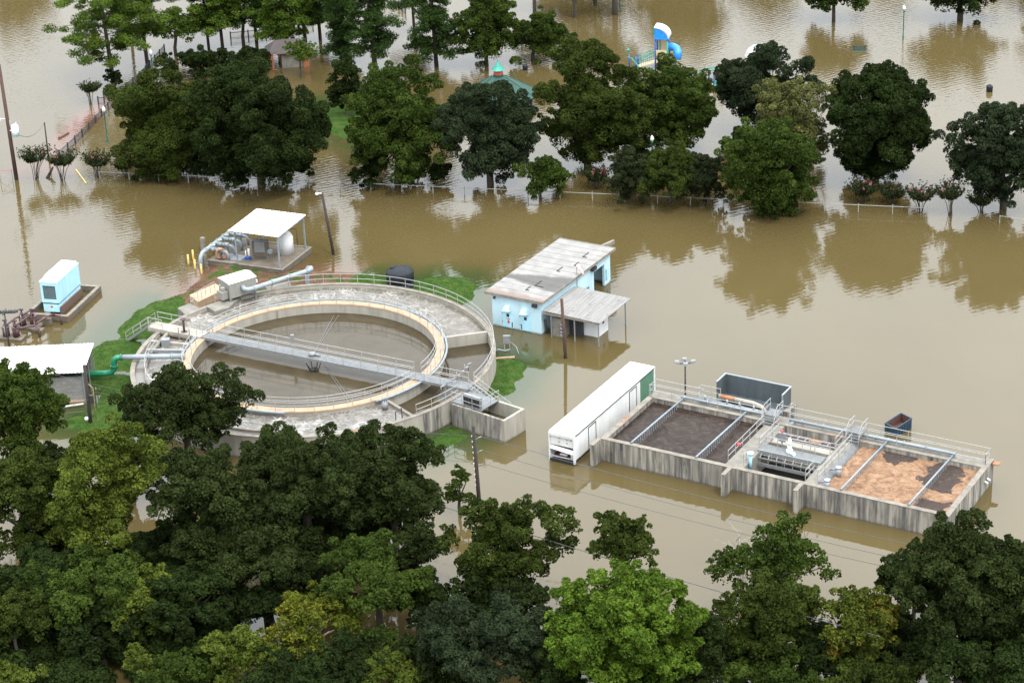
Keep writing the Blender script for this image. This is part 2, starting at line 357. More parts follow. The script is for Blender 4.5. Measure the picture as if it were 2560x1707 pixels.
# foliage
def leaf_mat(name, c1, c2, c3=None, f3=.12, trans=.22):
    m = bpy.data.materials.new(name); m.use_nodes = True; MAT[name] = m; t = m.node_tree; t.nodes.clear()
    o = t.nodes.new('ShaderNodeOutputMaterial'); g = t.nodes.new('ShaderNodeNewGeometry')
    col = ramp(t, g.outputs['Random Per Island'], [(0.0, c1), (.55, tuple((a + b) / 2 for a, b in zip(c1, c2))), (1.0, c2)])
    n = noise(t, coords(t), .8, 4); col = mixc(t, ramp(t, n, [(.38, (0, 0, 0)), (.62, (.7, .7, .7))]), col, c2)
    n2 = noise(t, coords(t), .3, 3); col = mixc(t, ramp(t, n2, [(.4, (.55, .55, .55)), (.6, (0, 0, 0))]), col, tuple(x * .7 for x in c1))
    if c3:
        k = ramp(t, math_(t, 'ADD', noise(t, coords(t), .35, 3), math_(t, 'MULTIPLY', g.outputs['Random Per Island'], .25)), [(.68 - f3, (0, 0, 0)), (.80 - f3, (.85, .85, .85))]); col = mixc(t, k, col, c3)
    p = t.nodes.new('ShaderNodeBsdfPrincipled'); p.inputs['Roughness'].default_value = .85; p.inputs['Specular IOR Level'].default_value = .06
    tr = t.nodes.new('ShaderNodeBsdfTranslucent'); ms = t.nodes.new('ShaderNodeMixShader'); ms.inputs[0].default_value = trans
    t.links.new(col, p.inputs['Base Color']); t.links.new(col, tr.inputs['Color'])
    t.links.new(p.outputs[0], ms.inputs[1]); t.links.new(tr.outputs[0], ms.inputs[2]); t.links.new(ms.outputs[0], o.inputs[0])
leaf_mat('leaf_oak', (0.0088, 0.0150, 0.0036), (0.0340, 0.0480, 0.0120))
leaf_mat('leaf_oak_grey', (0.0085, 0.0145, 0.0062), (0.0320, 0.0460, 0.0200))
leaf_mat('leaf_mid', (0.0120, 0.0225, 0.0036), (0.0520, 0.0790, 0.0125))
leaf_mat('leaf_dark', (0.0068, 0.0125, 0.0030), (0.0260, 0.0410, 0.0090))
leaf_mat('leaf_bright', (0.0190, 0.0390, 0.0040), (0.0920, 0.1500, 0.0160))
leaf_mat('leaf_lime', (0.0232, 0.0359, 0.0043), (0.1088, 0.1392, 0.0209))
leaf_mat('leaf_olive', (0.0115, 0.0195, 0.0032), (0.0480, 0.0660, 0.0110))
leaf_mat('leaf_willow', (0.0316, 0.0359, 0.0110), (0.1306, 0.1349, 0.0418))
leaf_mat('leaf_yellow', (0.0260, 0.0360, 0.0040), (0.1050, 0.1220, 0.0140), (.17, .145, .015), -.04)
leaf_mat('leaf_amber', (0.0190, 0.0300, 0.0040), (0.0800, 0.1000, 0.0140), (.14, .09, .012), -.02)
leaf_mat('leaf_pine', (0.0240, 0.0460, 0.0060), (0.0900, 0.1400, 0.0180))
leaf_mat('leaf_pine_dark', (0.0120, 0.0260, 0.0060), (0.0460, 0.0820, 0.0180))
leaf_mat('leaf_myrtle', (0.0085, 0.0131, 0.0045), (0.0411, 0.0517, 0.0187))
leaf_mat('leaf_grass', (0.0160, 0.0400, 0.0045), (0.0380, 0.0740, 0.0095))
# ------------------------------------------------------------------ ground, flood water
CC = Vector((-18.95, 190.75, 0))        # centre of the round tank
def poly_sd(px, py, poly):              # signed distance, positive inside
    d = np.full(px.shape, 1e9); ins = np.zeros(px.shape, bool); n = len(poly)
    for i in range(n):
        ax, ay = poly[i]; bx, by = poly[(i + 1) % n]
        ex, ey = bx - ax, by - ay; wx, wy = px - ax, py - ay
        t = np.clip((wx * ex + wy * ey) / (ex * ex + ey * ey + 1e-9), 0, 1)
        d = np.minimum(d, np.hypot(wx - t * ex, wy - t * ey))
        c = ((ay > py) != (by > py)) & (px < (bx - ax) * (py - ay) / (by - ay + 1e-12) + ax); ins ^= c
    return np.where(ins, d, -d)
def vnoise(x, y, s, seed):              # smooth value noise
    r = np.random.default_rng(seed).random((64, 64)); x = x / s; y = y / s
    xi = np.floor(x).astype(int); yi = np.floor(y).astype(int); fx = x - xi; fy = y - yi
    fx = fx * fx * (3 - 2 * fx); fy = fy * fy * (3 - 2 * fy); g = lambda a, b: r[a % 64, b % 64]
    return (g(xi, yi) * (1 - fx) + g(xi + 1, yi) * fx) * (1 - fy) + (g(xi, yi + 1) * (1 - fx) + g(xi + 1, yi + 1) * fx) * fy
gz = Z(0, 600, 3.1354); cz = Z(440, 480, 4.9); kz = Z(760, 640, 3.266); uz = Z(300, 680, 3.92); fz = Z(0, 920, 3.2667); bz = Z(1180, 560, 4.3545)
tz = Z(1760, 900, 4.611); wz = Z(2040, 980, 4.127); tr = Z(1340, 880, 4.127)
W2 = lambda zf, pts: [tuple(at(*zf(*p), 0.15).xy) for p in pts]
MOUNDS = [  # (outline, height, grass?)
    (W2(gz, [(915, 712), (1040, 610), (1190, 500), (1350, 465), (1500, 475), (1560, 560), (1300, 760), (1100, 760), (1010, 740)]), .45, 1),
    (W2(gz, [(728, 860), (845, 785), (1100, 790), (1100, 900), (1010, 1010), (740, 1020), (700, 960)]), .35, 1),
    (W2(gz, [(690, 1060), (1000, 1060), (1060, 1300), (1120, 1500), (900, 1545), (760, 1490), (560, 1440), (560, 1380), (700, 1330), (770, 1310), (830, 1220), (860, 1150), (790, 1110), (690, 1120)]), .35, 1),
    (W2(cz, [(-40, 1320), (240, 1150), (330, 1080), (430, 940), (560, 880), (900, 900), (1290, 990), (1420, 950), (1700, 960), (2156, 990), (2200, 1300), (1000, 1400), (100, 1600)]), .4, .3),
    (W2(kz, [(160, 175), (440, 150), (640, 160), (900, 190), (1130, 170), (1280, 190), (1390, 260), (1340, 380), (1250, 400), (900, 330), (100, 260)]), .3, 1),
    (W2(kz, [(1500, 850), (1600, 840), (1700, 850), (1755, 890), (1720, 1000), (1640, 1120), (1500, 1140), (1450, 1050)]), .35, 1),
    (W2(kz, [(930, 1500), (1100, 1470), (1230, 1420), (1290, 1470), (1200, 1520), (1020, 1570), (900, 1570)]), .25, 1),
    (W2(z2, [(490, 880), (540, 835), (700, 838), (860, 850), (900, 1000), (860, 1170), (790, 1140), (690, 1100), (600, 1045), (545, 975)]), .35, 1),
]
def axis(lo, hi, step, far): 
    m = np.arange(lo, hi + step / 2, step); k = np.array([6, 20, 60, 160, 420, 1000]) * far
    return np.concatenate([(lo - k)[::-1], m, hi + k])
def height(X, Y):
    h = np.full(X.shape, -1.5); g = np.zeros(X.shape); wob = (vnoise(X, Y, 1.6, 3) - .5) * 1.1 + (vnoise(X, Y, .6, 4) - .5) * .5
    for poly, hh, gr in MOUNDS:
        sd = poly_sd(X, Y, poly) + wob + .35
        z = np.where(sd > 0, hh * (1 - np.exp(-sd / .7)), np.maximum(sd * .16, -1.5)); g = np.where(z > h, gr, g); h = np.maximum(h, z)
    # rim of turf round the tank
    rr = np.hypot(X - CC.x, Y - CC.y); an = np.degrees(np.arctan2(Y - CC.y, X - CC.x))
    return h, g
gx = axis(-62, 42, .55, 1.0); gy = axis(150, 276, .55, 1.0)
GX, GY = np.meshgrid(gx, gy); GZ, GG = height(GX, GY); GZ = GZ + (vnoise(GX, GY, .9, 8) - .5) * .04
nx, ny = len(gx), len(gy)
idx = np.arange(nx * ny).reshape(ny, nx)
GF = np.stack([idx[:-1, :-1], idx[:-1, 1:], idx[1:, 1:], idx[1:, :-1]], -1).reshape(-1, 4)
def ground_mat():
    m, t, b = base_mat('turf'); b.inputs['Roughness'].default_value = 1.0; b.inputs['Specular IOR Level'].default_value = .05
    c = coords(t); a = node(t, 'ShaderNodeAttribute', attribute_name='grass')
    n = noise(t, c, 1.3, 7, .7); gcol = ramp(t, n, [(.3, (.015, .036, .006)), (.5, (.029, .060, .011)), (.72, (.066, .078, .024))])
    mcol = ramp(t, noise(t, c, .8, 5), [(.3, (.06, .032, .021)), (.7, (.13, .075, .05))])
    sx = node(t, 'ShaderNodeSeparateXYZ'); t.links.new(c, sx.inputs[0])
    k = math_(t, 'ADD', math_(t, 'ADD', a.outputs['Fac'], math_(t, 'MULTIPLY', math_(t, 'SUBTRACT', noise(t, c, .5, 5, .65), .5), 1.6)), math_(t, 'MULTIPLY', sx.outputs[2], .5))
    col = mixc(t, ramp(t, k, [(.50, (0, 0, 0)), (.62, (1, 1, 1))]), mcol, gcol)
    t.links.new(col, b.inputs['Base Color']); bumpn(t, b, n, .6, .08)
ground_mat()
ground = fast_mesh('ground', np.stack([GX, GY, GZ], -1).reshape(-1, 3), GF, 'turf'); ground['kind'] = 'structure'
at_ = ground.data.attributes.new('grass', 'FLOAT', 'POINT'); at_.data.foreach_set('value', GG.ravel().astype(np.float32))
# tufts standing on the banks
rg = np.random.default_rng(5); XX = rg.uniform(-60, 6, 260000); YY = rg.uniform(160, 262, 260000)
HH, G2 = height(XX, YY); rc = np.hypot(XX - CC.x, YY - CC.y)
k = (HH > -.03) & (rc > 17.6) & (G2 * .9 + (vnoise(XX, YY, 2.2, 9) - .5) * 1.2 > .45); XX, YY, HH = XX[k], YY[k], HH[k]
def kites(C, N, ln, wd, rg, tdir=None):
    n = len(C); t = rg.normal(size=(n, 3)) if tdir is None else tdir + rg.normal(size=(n, 3)) * .25
    N = N / np.linalg.norm(N, axis=1, keepdims=True); t = t - N * (t * N).sum(1, keepdims=True); t /= np.linalg.norm(t, axis=1, keepdims=True) + 1e-9
    s = np.cross(N, t); ln = np.asarray(ln).reshape(-1, 1); wd = np.asarray(wd).reshape(-1, 1)
    V = np.stack([C - t * ln * .5, C + s * wd * .5 + t * ln * .05, C + t * ln * .5 + N * ln * .06, C - s * wd * .5 + t * ln * .05], 1).reshape(-1, 3)
    return V, np.arange(4 * n).reshape(n, 4)
n = len(XX); Cg = np.stack([XX, YY, HH + .04], 1); Ng = rg.normal(size=(n, 3)); Ng[:, 2] *= .3
V, F = kites(Cg, Ng, rg.uniform(.09, .15, n), rg.uniform(.025, .04, n), rg, np.tile([0, 0, 1.], (n, 1)))
tag(fast_mesh('grass', V, F, 'leaf_grass'), 'short green grass growing on the banks around the round tank', 'grass', kind='stuff')

wx = axis(-80, 80, 1.6, 1.2); wy = axis(140, 330, 1.6, 1.2); WX, WY = np.meshgrid(wx, wy)
wh, wg = height(WX, WY)
green = np.clip((wh + .95) / .95, 0, 1) * (wg > .6) * np.clip((wh + .9) * 2, 0, 1)
red = np.zeros(WX.shape)
RED = [W2(z1, [(395, 1260), (470, 1120), (560, 1010), (700, 905), (850, 830), (905, 760), (960, 720), (900, 840), (760, 960), (640, 1075), (480, 1240)]),
       W2(z1, [(60, 1400), (140, 1330), (380, 1300), (640, 1370), (520, 1440), (160, 1440)]),
       W2(z2, [(500, 900), (600, 1040), (820, 1150), (560, 1060)])]
for i, p in enumerate(RED): red = np.maximum(red, np.clip((poly_sd(WX, WY, p) + 1.2) / 1.8, 0, 1) * (1.0, .45, .6)[i])
mud = np.clip((wh + .5) / .6, 0, 1) * (wg <= .6); red = np.maximum(red, mud * .6)
rip = np.clip((WY - 190) / 75, 0, 1) ** 1.3 * .85 + .13
rip = rip * (.7 + .6 * vnoise(WX, WY, 14, 21)); rip = np.where(green > .2, rip * .6, rip)
ids = np.arange(len(wx) * len(wy)).reshape(len(wy), len(wx))
WF = np.stack([ids[:-1, :-1], ids[:-1, 1:], ids[1:, 1:], ids[1:, :-1]], -1).reshape(-1, 4)
def water_mat():
    m, t, b = base_mat('flood'); b.inputs['IOR'].default_value = 1.40; b.inputs['Roughness'].default_value = .035
    c = coords(t)
    def at3(nm): return node(t, 'ShaderNodeAttribute', attribute_name=nm).outputs['Fac']
    n = noise(t, coords(t, (1, .6, 1)), .035, 5); col = ramp(t, n, [(.35, (.065, .0485, .0185)), (.65, (.080, .0605, .0245))])
    col = mixc(t, at3('green'), col, (.026, .040, .012)); col = mixc(t, at3('red'), col, (.115, .052, .034))
    t.links.new(col, b.inputs['Base Color'])
    a1 = noise(t, coords(t, (1.0, 1.6, 1)), 1.15, 2, .5, .4); a2 = noise(t, coords(t, (.8, 1.5, 1)), 2.7, 2, .5, .2)
    wv = node(t, 'ShaderNodeTexWave'); wv.inputs['Scale'].default_value = .42; wv.inputs['Distortion'].default_value = 5.0; wv.inputs['Detail'].default_value = 2; wv.inputs['Detail Scale'].default_value = .8
    mpn = node(t, 'ShaderNodeMapping'); mpn.inputs['Rotation'].default_value = (0, 0, R(62)); t.links.new(c, mpn.inputs['Vector']); t.links.new(mpn.outputs[0], wv.inputs['Vector'])
    h = math_(t, 'ADD', math_(t, 'ADD', math_(t, 'MULTIPLY', a1, .6), math_(t, 'MULTIPLY', a2, .3)), math_(t, 'MULTIPLY', wv.outputs['Fac'], .16))
    bn = node(t, 'ShaderNodeBump'); bn.inputs['Distance'].default_value = .11; t.links.new(h, bn.inputs['Height']); t.links.new(math_(t, 'MULTIPLY', at3('ripple'), .37), bn.inputs['Strength'])
    t.links.new(bn.outputs[0], b.inputs['Normal'])
water_mat()
water = fast_mesh('flood_water', np.stack([WX, WY, np.zeros_like(WX)], -1).reshape(-1, 3), WF, 'flood'); water['kind'] = 'structure'
for nm, arr in (('green', green), ('red', red), ('ripple', rip)):
    a = water.data.attributes.new(nm, 'FLOAT', 'POINT'); a.data.foreach_set('value', arr.ravel().astype(np.float32))

# ------------------------------------------------------------------ handrails: rails in one mesh, every post a sub-part
def resample(pts, closed, sp):
    pts = [Vector(p) for p in pts]; 
    if closed: pts = pts + [pts[0]]
    segs = [(pts[i + 1] - pts[i]).length for i in range(len(pts) - 1)]; Lt = sum(segs); n = max(1, round(Lt / sp)); res = []
    for k in range(n + (0 if closed else 1)):
        d = Lt * k / n; i = 0
        while i < len(segs) - 1 and d > segs[i]: d -= segs[i]; i += 1
        res.append(pts[i].lerp(pts[i + 1], min(1, d / max(segs[i], 1e-6))))
    return res
_post = {}
def handrail(parent, pts, h=1.05, sp=1.8, closed=False, r=.03, mat='rail_grey', levels=(1.0, .5), corners=False):
    m = MB(); pv = [Vector(p) for p in pts]
    if closed: pv = pv + [pv[0]]
    for lv in levels:
        q = [p + Vector((0, 0, h * lv)) for p in pv]
        m.tube(q, r, 6)
    hr = m.build('handrail', mat, parent)
    key = (h, r, mat)
    if key not in _post: 
        p0 = MB().cyl((0, 0, 0), (0, 0, h + r), r, n=6).build('post', mat, hr); _post[key] = p0; first = p0
    else: first = None
    sites = []
    if corners:
        for i in range(len(pv) - 1): sites += resample([pv[i], pv[i + 1]], False, sp)[:-1]
        sites.append(pv[-1])
    else: sites = resample(pts, closed, sp)
    for i, s in enumerate(sites):
        if first is not None: first.location = s; first = None
        else: 
            c = _post[key].copy(); COL.objects.link(c); c.parent = hr; c.location = s
    return hr
def circ(r, a0, a1, z, n=48): return [(r * cos(R(a0 + (a1 - a0) * i / n)), r * sin(R(a0 + (a1 - a0) * i / n)), z) for i in range(n + 1)]

# ------------------------------------------------------------------ round treatment tank
RO, RI, TZ = 17.35, 12.5, 2.2
T = thing('treatment_tank', 'large round concrete treatment tank with two rings, a bridge across it and handrails', 'treatment tank', CC)
MB().arc(RO - .36, RO, 0, 360, -1.5, TZ - .05, 120).build('outer_wall', 'concrete_light', T)
MB().arc(RO - .40, RO + .04, 0, 360, TZ - .05, TZ, 120).build('wall_cap', 'wall_top', T)
MB().arc(RI - .78, RI - .5, 0, 360, -1.5, TZ - .02, 120).build('inner_wall', 'concrete_light', T)
MB().arc(RI - .80, RI, 0, 360, TZ - .02, TZ + .13, 120).build('ring_walkway', 'tan_walkway', T)
MB().arc(RI - .5, RI - .05, 0, 360, -1.5, TZ - .02, 120).build('weir_trough', 'concrete_light', T)
MB().tube(circ(RI + .22, -60, 262, TZ + .12, 110), .115, 8).build('air_pipe', 'blue_pipe', T, True)
MB().lathe([(RI - .79, 0), (RI - .79, .01)], (0, 0, 1.32), 96).build('settling_water', 'clarifier_water', T)
MB().arc(RI - .04, RO - .38, 12.5, 163, 1.0, 1.80, 90).build('aerated_water', 'foam_water', T)
MB().arc(RI - .04, RO - .38, 163.8, 305.0, 1.0, 1.88, 90).build('frothing_water', 'froth_water', T)
MB().arc(RI - .04, RO - .38, -55, 12.5, .2, 1.02, 60).build('clear_water', 'clarifier_water', T)
def radial(ang, z0, z1, mat, wd=.3, r0=RI - .1, r1=RO - .3, name='radial_wall'):
    a = R(ang); d = Vector((cos(a), sin(a), 0)); q = Vector((-sin(a), cos(a), 0)) * wd / 2; m = MB()
    p = [d * r0 - q, d * r1 - q, d * r1 + q, d * r0 + q]
    m.hexa([x + Vector((0, 0, z0)) for x in p] + [x + Vector((0, 0, z1)) for x in p]); return m.build(name, mat, T)
radial(12.5, 0, TZ - .03, 'concrete_light'); radial(-55, 0, TZ - .03, 'wall_top'); radial(163, 0, TZ - .03, 'concrete_light')
MB().arc(15.85, 16.05, 163.4, 262, 1.2, TZ - .06, 60).build('weir_wall', 'wall_top', T)
MB().arc(16.06, RO - .38, 164, 258, 1.4, 1.93, 50).build('channel_water', 'still_channel', T)
# bridge: one straight deck over the middle, from the landing on the far left rim to the near right rim
bd = Vector((-4.3 - -35.05, 181.82 - 198.74, 0)).normalized(); bn_ = Vector((-bd.y, bd.x, 0)); DZ = TZ + .28
BA, BB = -18.2, 17.6; q0 = Vector((-4.3, 181.82, 0)) - CC; off = q0.dot(bn_)
def bp(s, l, z): return bd * s + bn_ * (l + off) + Vector((0, 0, z))
def deck(name, s0, s1, w_, z0, z1, mat):
    m = MB(); c = [(s0, -w_), (s1, -w_), (s1, w_), (s0, w_)]
    return m.hexa([bp(a, b, z0) for a, b in c] + [bp(a, b, z1) for a, b in c]).build(name, mat, T)
deck('bridge_deck', -11.9, BB, .56, DZ - .06, DZ, 'grating')
m = MB()
for l in (-.62, .62): m.beam(bp(-12.2, l, DZ - .12), bp(BB, l, DZ - .12), .07, .28)
m.build('bridge_beam', 'galvanised', T)
deck('landing', -18.4, -12.1, .75, DZ - .35, DZ - .02, 'concrete_light'); deck('landing_edge', -18.4, -12.2, .86, DZ - .5, DZ - .36, 'concrete_brown')
handrail(T, [bp(-11.6, .62, DZ), bp(11.2, .62, DZ)], sp=1.9); handrail(T, [bp(-11.0, -.62, DZ), bp(11.8, -.62, DZ)], sp=1.9)
handrail(T, [bp(13.0, .62, DZ), bp(17.0, .62, DZ)], sp=1.9); handrail(T, [bp(13.0, -.62, DZ), bp(16.4, -.62, DZ)], sp=1.9)
handrail(T, [bp(-18.2, .75, DZ), bp(-13.2, .75, DZ)], sp=1.7); handrail(T, [bp(-18.2, -.75, DZ), bp(-16.6, -.75, DZ)], sp=1.6)
# rails on the inner ring and the outer rim
ab = math.degrees(atan2(bp(0, 0, 0).y, bp(0, 0, 0).x)); aR = math.degrees(atan2(bp(12, 0, 0).y, bp(12, 0, 0).x)); aL = math.degrees(atan2(bp(-12, 0, 0).y, bp(-12, 0, 0).x))
zz = TZ + .13
handrail(T, circ(RI - .74, aR + 4.5, aL - 4.5, zz, 60), sp=1.75); handrail(T, circ(RI - .74, aL + 4.5, aR + 360 - 4.5, zz, 60), sp=1.75)
handrail(T, circ(RI - .08, aR + 4.5, aL - 4.5, zz, 60), sp=1.75); handrail(T, circ(RI - .08, aL + 4.5, aR + 360 - 4.5, zz, 60), sp=1.75)
handrail(T, circ(RO - .12, aR + 5, 108, TZ, 70), sp=1.75)
handrail(T, circ(RO - .15, -54, aR - 4, TZ, 14), sp=1.75)
handrail(T, circ(15.95, 166, 215, TZ - .05, 24), sp=1.75)
# centre drive with its float hood, scraper cables and scum baffle posts
m = MB(); c0 = bp(.3, 0, DZ); m.cyl(c0, c0 + Vector((0, 0, .28)), .34, n=12); m.cyl(c0 + Vector((.3, -.1, .1)), c0 + Vector((.8, -.3, .12)), .12, n=8); m.build('drive_unit', 'grey_steel', T, True)
m = MB(); cd = bp(.9, -.75, 0); 
for a in range(6): m.beam(cd + Vector((cos(a) * .35, sin(a) * .35, 1.2)), cd + Vector((cos(a) * .7, sin(a) * .7, 2.1)), .07, .07)
m.arc(0, .42, 0, 360, 1.34, 1.5, 14); m.v = [tuple(Vector(p) + (cd if i >= 48 else Vector())) for i, p in enumerate(m.v)]; m.build('scum_hopper', 'black', T)
m = MB(); cb = bp(-2.2, .62, DZ); m.box(cb.x - .16, cb.y - .12, cb.z + .7, cb.x + .16, cb.y + .12, cb.z + 1.45); m.build('switch_box', 'grey_steel', T)
m = MB()
for s_ in (-1, 1): m.cyl((1.0, s_ * .2 - .5, 1.36), (4.5 + s_ * .2, -10.9, 1.4), .018, n=5); m.cyl((-.5, s_ * .2 + .5, 1.36), (1.5 + s_ * .25, 10.9, 1.4), .018, n=5)
m.build('scraper_cable', 'galvanised', T)
# stairs up to the landing at the left, and down at the right
def stair(parent, a, b, wd, n, matr, mats, name='stair'):
    a = Vector(a); b = Vector(b); d = (b - a); h = Vector((d.x, d.y, 0)).normalized(); q = Vector((-h.y, h.x, 0)) * wd / 2; m = MB()
    for s_ in (-1, 1): m.beam(a + q * s_, b + q * s_, .06, .26)
    st = m.build(name, mats, parent); m = MB()
    for i in range(n):
        p = a + d * ((i + .5) / n); m.beam(p - q * .95, p + q * .95, .26, .05)
    m.build('tread', matr, st)
    for s_ in (-1, 1): handrail(parent, [a + q * s_, b + q * s_], h=.95, sp=1.2)
stair(T, Vector((-38.1, 200.6, .25)) - CC, bp(-18.4, 0, DZ), 1.1, 11, 'grating', 'galvanised')
stair(T, bp(21.4, 0, .35), bp(17.6, 0, DZ), 1.0, 11, 'grating', 'galvanised')
# near right rim: outlet box and valve platform
bx = Vector((3.7, -3.05, 0)).normalized(); by = Vector((-bx.y, bx.x, 0)); bo = Vector((-4.95, 178.1, 0)) - CC
def bxp(a, b, z): v_ = bo + bx * a + by * b; return (v_.x, v_.y, z)
def bwall(name, a0, b0, a1, b1, z0, z1, mat):
    return MB().hexa([bxp(a0, b0, z0), bxp(a1, b0, z0), bxp(a1, b1, z0), bxp(a0, b1, z0), bxp(a0, b0, z1), bxp(a1, b0, z1), bxp(a1, b1, z1), bxp(a0, b1, z1)]).build(name, mat, T)
bwall('box_wall', -1.0, 0, 4.85, .26, -1.5, TZ, 'concrete_stained'); bwall('box_wall', 4.85, 0, 5.11, 2.75, -1.5, TZ, 'concrete_light'); bwall('box_wall', 1.0, 2.75, 5.11, 3.0, -1.5, TZ, 'concrete_light')
bwall('box_water', .5, .26, 4.85, 2.75, .4, .9, 'clarifier_water'); bwall('valve_platform', -1.2, .3, 2.2, 2.9, TZ + .02, TZ + .1, 'grating')
cp = bwall('control_panel', .05, .45, 2.0, .8, TZ + .12, TZ + 1.15, 'grey_steel'); 
m = MB()
for i in range(6): m.hexa([bxp(.12 + i * .31, .40, TZ + .22), bxp(.36 + i * .31, .40, TZ + .22), bxp(.36 + i * .31, .45, TZ + .22), bxp(.12 + i * .31, .45, TZ + .22), bxp(.12 + i * .31, .40, TZ + 1.05), bxp(.36 + i * .31, .40, TZ + 1.05), bxp(.36 + i * .31, .45, TZ + 1.05), bxp(.12 + i * .31, .45, TZ + 1.05)])
m.build('panel_face', 'black', cp)
handrail(T, [bxp(-1.1, .2, TZ + .1), bxp(2.3, .2, TZ + .1), bxp(2.3, 2.8, TZ + .1)], sp=1.2)
MB().arc(RO - .02, RO + .015, -52, -44.5, -1.5, TZ - .1, 12).build('stained_wall_face', 'concrete_stained', T)
m = MB()
for i in range(7):
    a = R(-38 + i * 3.2); p = Vector((15.6 * cos(a), 15.6 * sin(a), TZ)); m.cyl(p, p + Vector((0, 0, .7 + .3 * (i % 2))), .05, n=6); m.cyl(p + Vector((0, 0, .6)), p + Vector((.3, .2, .65)), .09, n=8)
m.build('valve', 'grey_steel', T, True)
# left sector: gate frame, sluice, valves
m = MB(); a = R(158.0)
for rr in (13.4, 14.6): m.cyl((rr * cos(a), rr * sin(a), 1.5), (rr * cos(a), rr * sin(a), 3.2), .05, n=6)
m.build('gate_frame', 'galvanised', T)
g_ = Vector((uz(0, 0)[0], 0, 0)); pv = at(*uz(632, 600), 2.3) - CC
m = MB(); m.cyl((pv.x, pv.y, 2.1), (pv.x, pv.y, 2.5), .35, n=10); m.cyl((pv.x, pv.y, 2.5), (pv.x, pv.y, 3.9), .11, n=8); m.cyl((pv.x, pv.y, 3.75), (pv.x, pv.y, 3.85), .28, n=10); m.build('sluice_valve', 'maroon', T, True)
m = MB(); pb = at(*uz(450, 700), 2.1) - CC; m.box(pb.x - .4, pb.y - .35, 1.9, pb.x + .4, pb.y + .35, 2.6); m.build('skimmer_box', 'grey_steel', T)
m = MB(); a0 = at(*uz(480, 590), 2.15) - CC; a1 = at(*uz(390, 690), 2.15) - CC; a2 = at(*uz(700, 630), 2.15) - CC; a3 = at(*uz(300, 800), 2.15) - CC
m.beam(a0, a1, .3, .3); m.beam(a0, a2, .3, .3); m.beam(a1, a3, .26, .26); m.build('baffle_wall', 'wall_top', T)
m = MB(); a4 = at(*uz(260, 770), 2.2) - CC; a5 = at(*uz(680, 775), 2.2) - CC; m.beam(a4, a5, .3, .3); m.build('gutter', 'galvanised', T)
# motors on the rim, near side
pm = at(*kz(660, 1215), 2.3) - CC; m = MB(); m.cyl((pm.x, pm.y, 1.9), (pm.x, pm.y, 2.6), .28, n=10); 
for i in range(3): m.cyl((pm.x - .2 + .2 * i, pm.y, 2.6), (pm.x - .2 + .2 * i, pm.y, 3.1), .05, n=6)
m.build('scum_pump', 'grey_steel', T, True)
pf = at(*kz(750, 1330), 2.2) - CC; pe = at(*kz(800, 1300), 2.2) - CC; m = MB()
for q in (pf, pe): m.cyl((q.x, q.y, 1.9), (q.x, q.y, 2.9), .05, n=6)
m.cyl((pf.x, pf.y, 2.9), (pe.x, pe.y, 2.9), .05, n=6); m.build('lifting_frame', 'iron_black', T)
# concrete pads on the far left rim
for pts, z_, mt in (([(165, 1260), (480, 1120), (600, 1190), (270, 1345)], 1.2, 'tan_walkway'), ([(20, 1420), (165, 1360), (290, 1420), (110, 1500)], 1.6, 'concrete'), ([(370, 1400), (560, 1330), (800, 1270), (640, 1420), (480, 1460)], 2.25, 'concrete')):
    MB().prism([(at(*cz(*p), z_) - CC).xy for p in pts], -.5, z_).build('concrete_pad', mt, T)
MB().prism([(at(*cz(*p), 2.1) - CC).xy for p in ((1090, 1160), (1390, 1090), (1425, 1170), (1140, 1215))], .2, 2.1).build('splash_block', 'concrete', T)
h1 = [at(*cz(*p), 2.0) - CC for p in ((185, 1400), (330, 1290), (480, 1210))]; handrail(T, h1, h=1.0, sp=.7)
h1 = [at(*cz(*p), 2.2) - CC for p in ((480, 1350), (640, 1300), (640, 1250))]; handrail(T, h1, h=1.0, sp=.8)
ls = at(*gz(1000, 915), 2.1) - CC

# screening machine by the tank's far left rim
S = thing('screening_machine', 'boxy off-white screening machine with a peaked lid on the far rim of the round tank', 'machine', (-28.2, 204.15, 0), R(35))
MB().add([(0, 0, 2.55), (3.1, 0, 2.55), (3.1, 2.3, 2.55), (0, 2.3, 2.55), (0, 0, 4.15), (3.1, 0, 4.15), (3.1, 2.3, 4.15), (0, 2.3, 4.15)], [(3, 2, 1, 0), (0, 1, 5, 4), (1, 2, 6, 5), (2, 3, 7, 6), (3, 0, 4, 7), (4, 5, 6, 7)]).build('body', 'cream_unit', S)
MB().add([(-.06, -.06, 4.16), (3.16, -.06, 4.16), (3.16, 2.36, 4.16), (-.06, 2.36, 4.16), (-.06, 1.25, 4.42), (3.16, 1.25, 4.42)], [(0, 1, 5, 4), (3, 4, 5, 2), (0, 4, 3), (1, 2, 5), (0, 3, 2, 1)]).build('lid', 'white_paint', S)
m = MB()
for i in range(5): m.box(.45 + i * .55, .15 + .2 * (i % 2), 4.2, .53 + i * .55, .3 + .2 * (i % 2), 4.32)
m.build('lid_handle', 'grey_steel', S)
for x_ in (.15, 2.95):
    for y_ in (.15, 2.15): MB().box(x_ - .07, y_ - .07, 1.6, x_ + .07, y_ + .07, 2.55).build('leg', 'grey_steel', S)
m = MB(); m.box(-.75, .3, 2.5, -.05, 1.4, 3.3); m.box(-.6, .5, 3.3, -.2, .9, 3.7); m.cyl((-.5, 1.1, 3.3), (-.5, 1.1, 3.9), .1, n=8); m.build('drive_box', 'cream_unit', S)
m = MB(); m.box(-.09, -.05, 2.2, -.01, .05, 4.0); m.build('corner_frame', 'grey_steel', S)
m = MB(); m.tube([(.8, 1.25, 4.55), (1.2, 1.25, 4.6)], .04); m.box(3.11, .4, 3.3, 3.45, .8, 3.6); m.build('inlet_flange', 'white_paint', S)
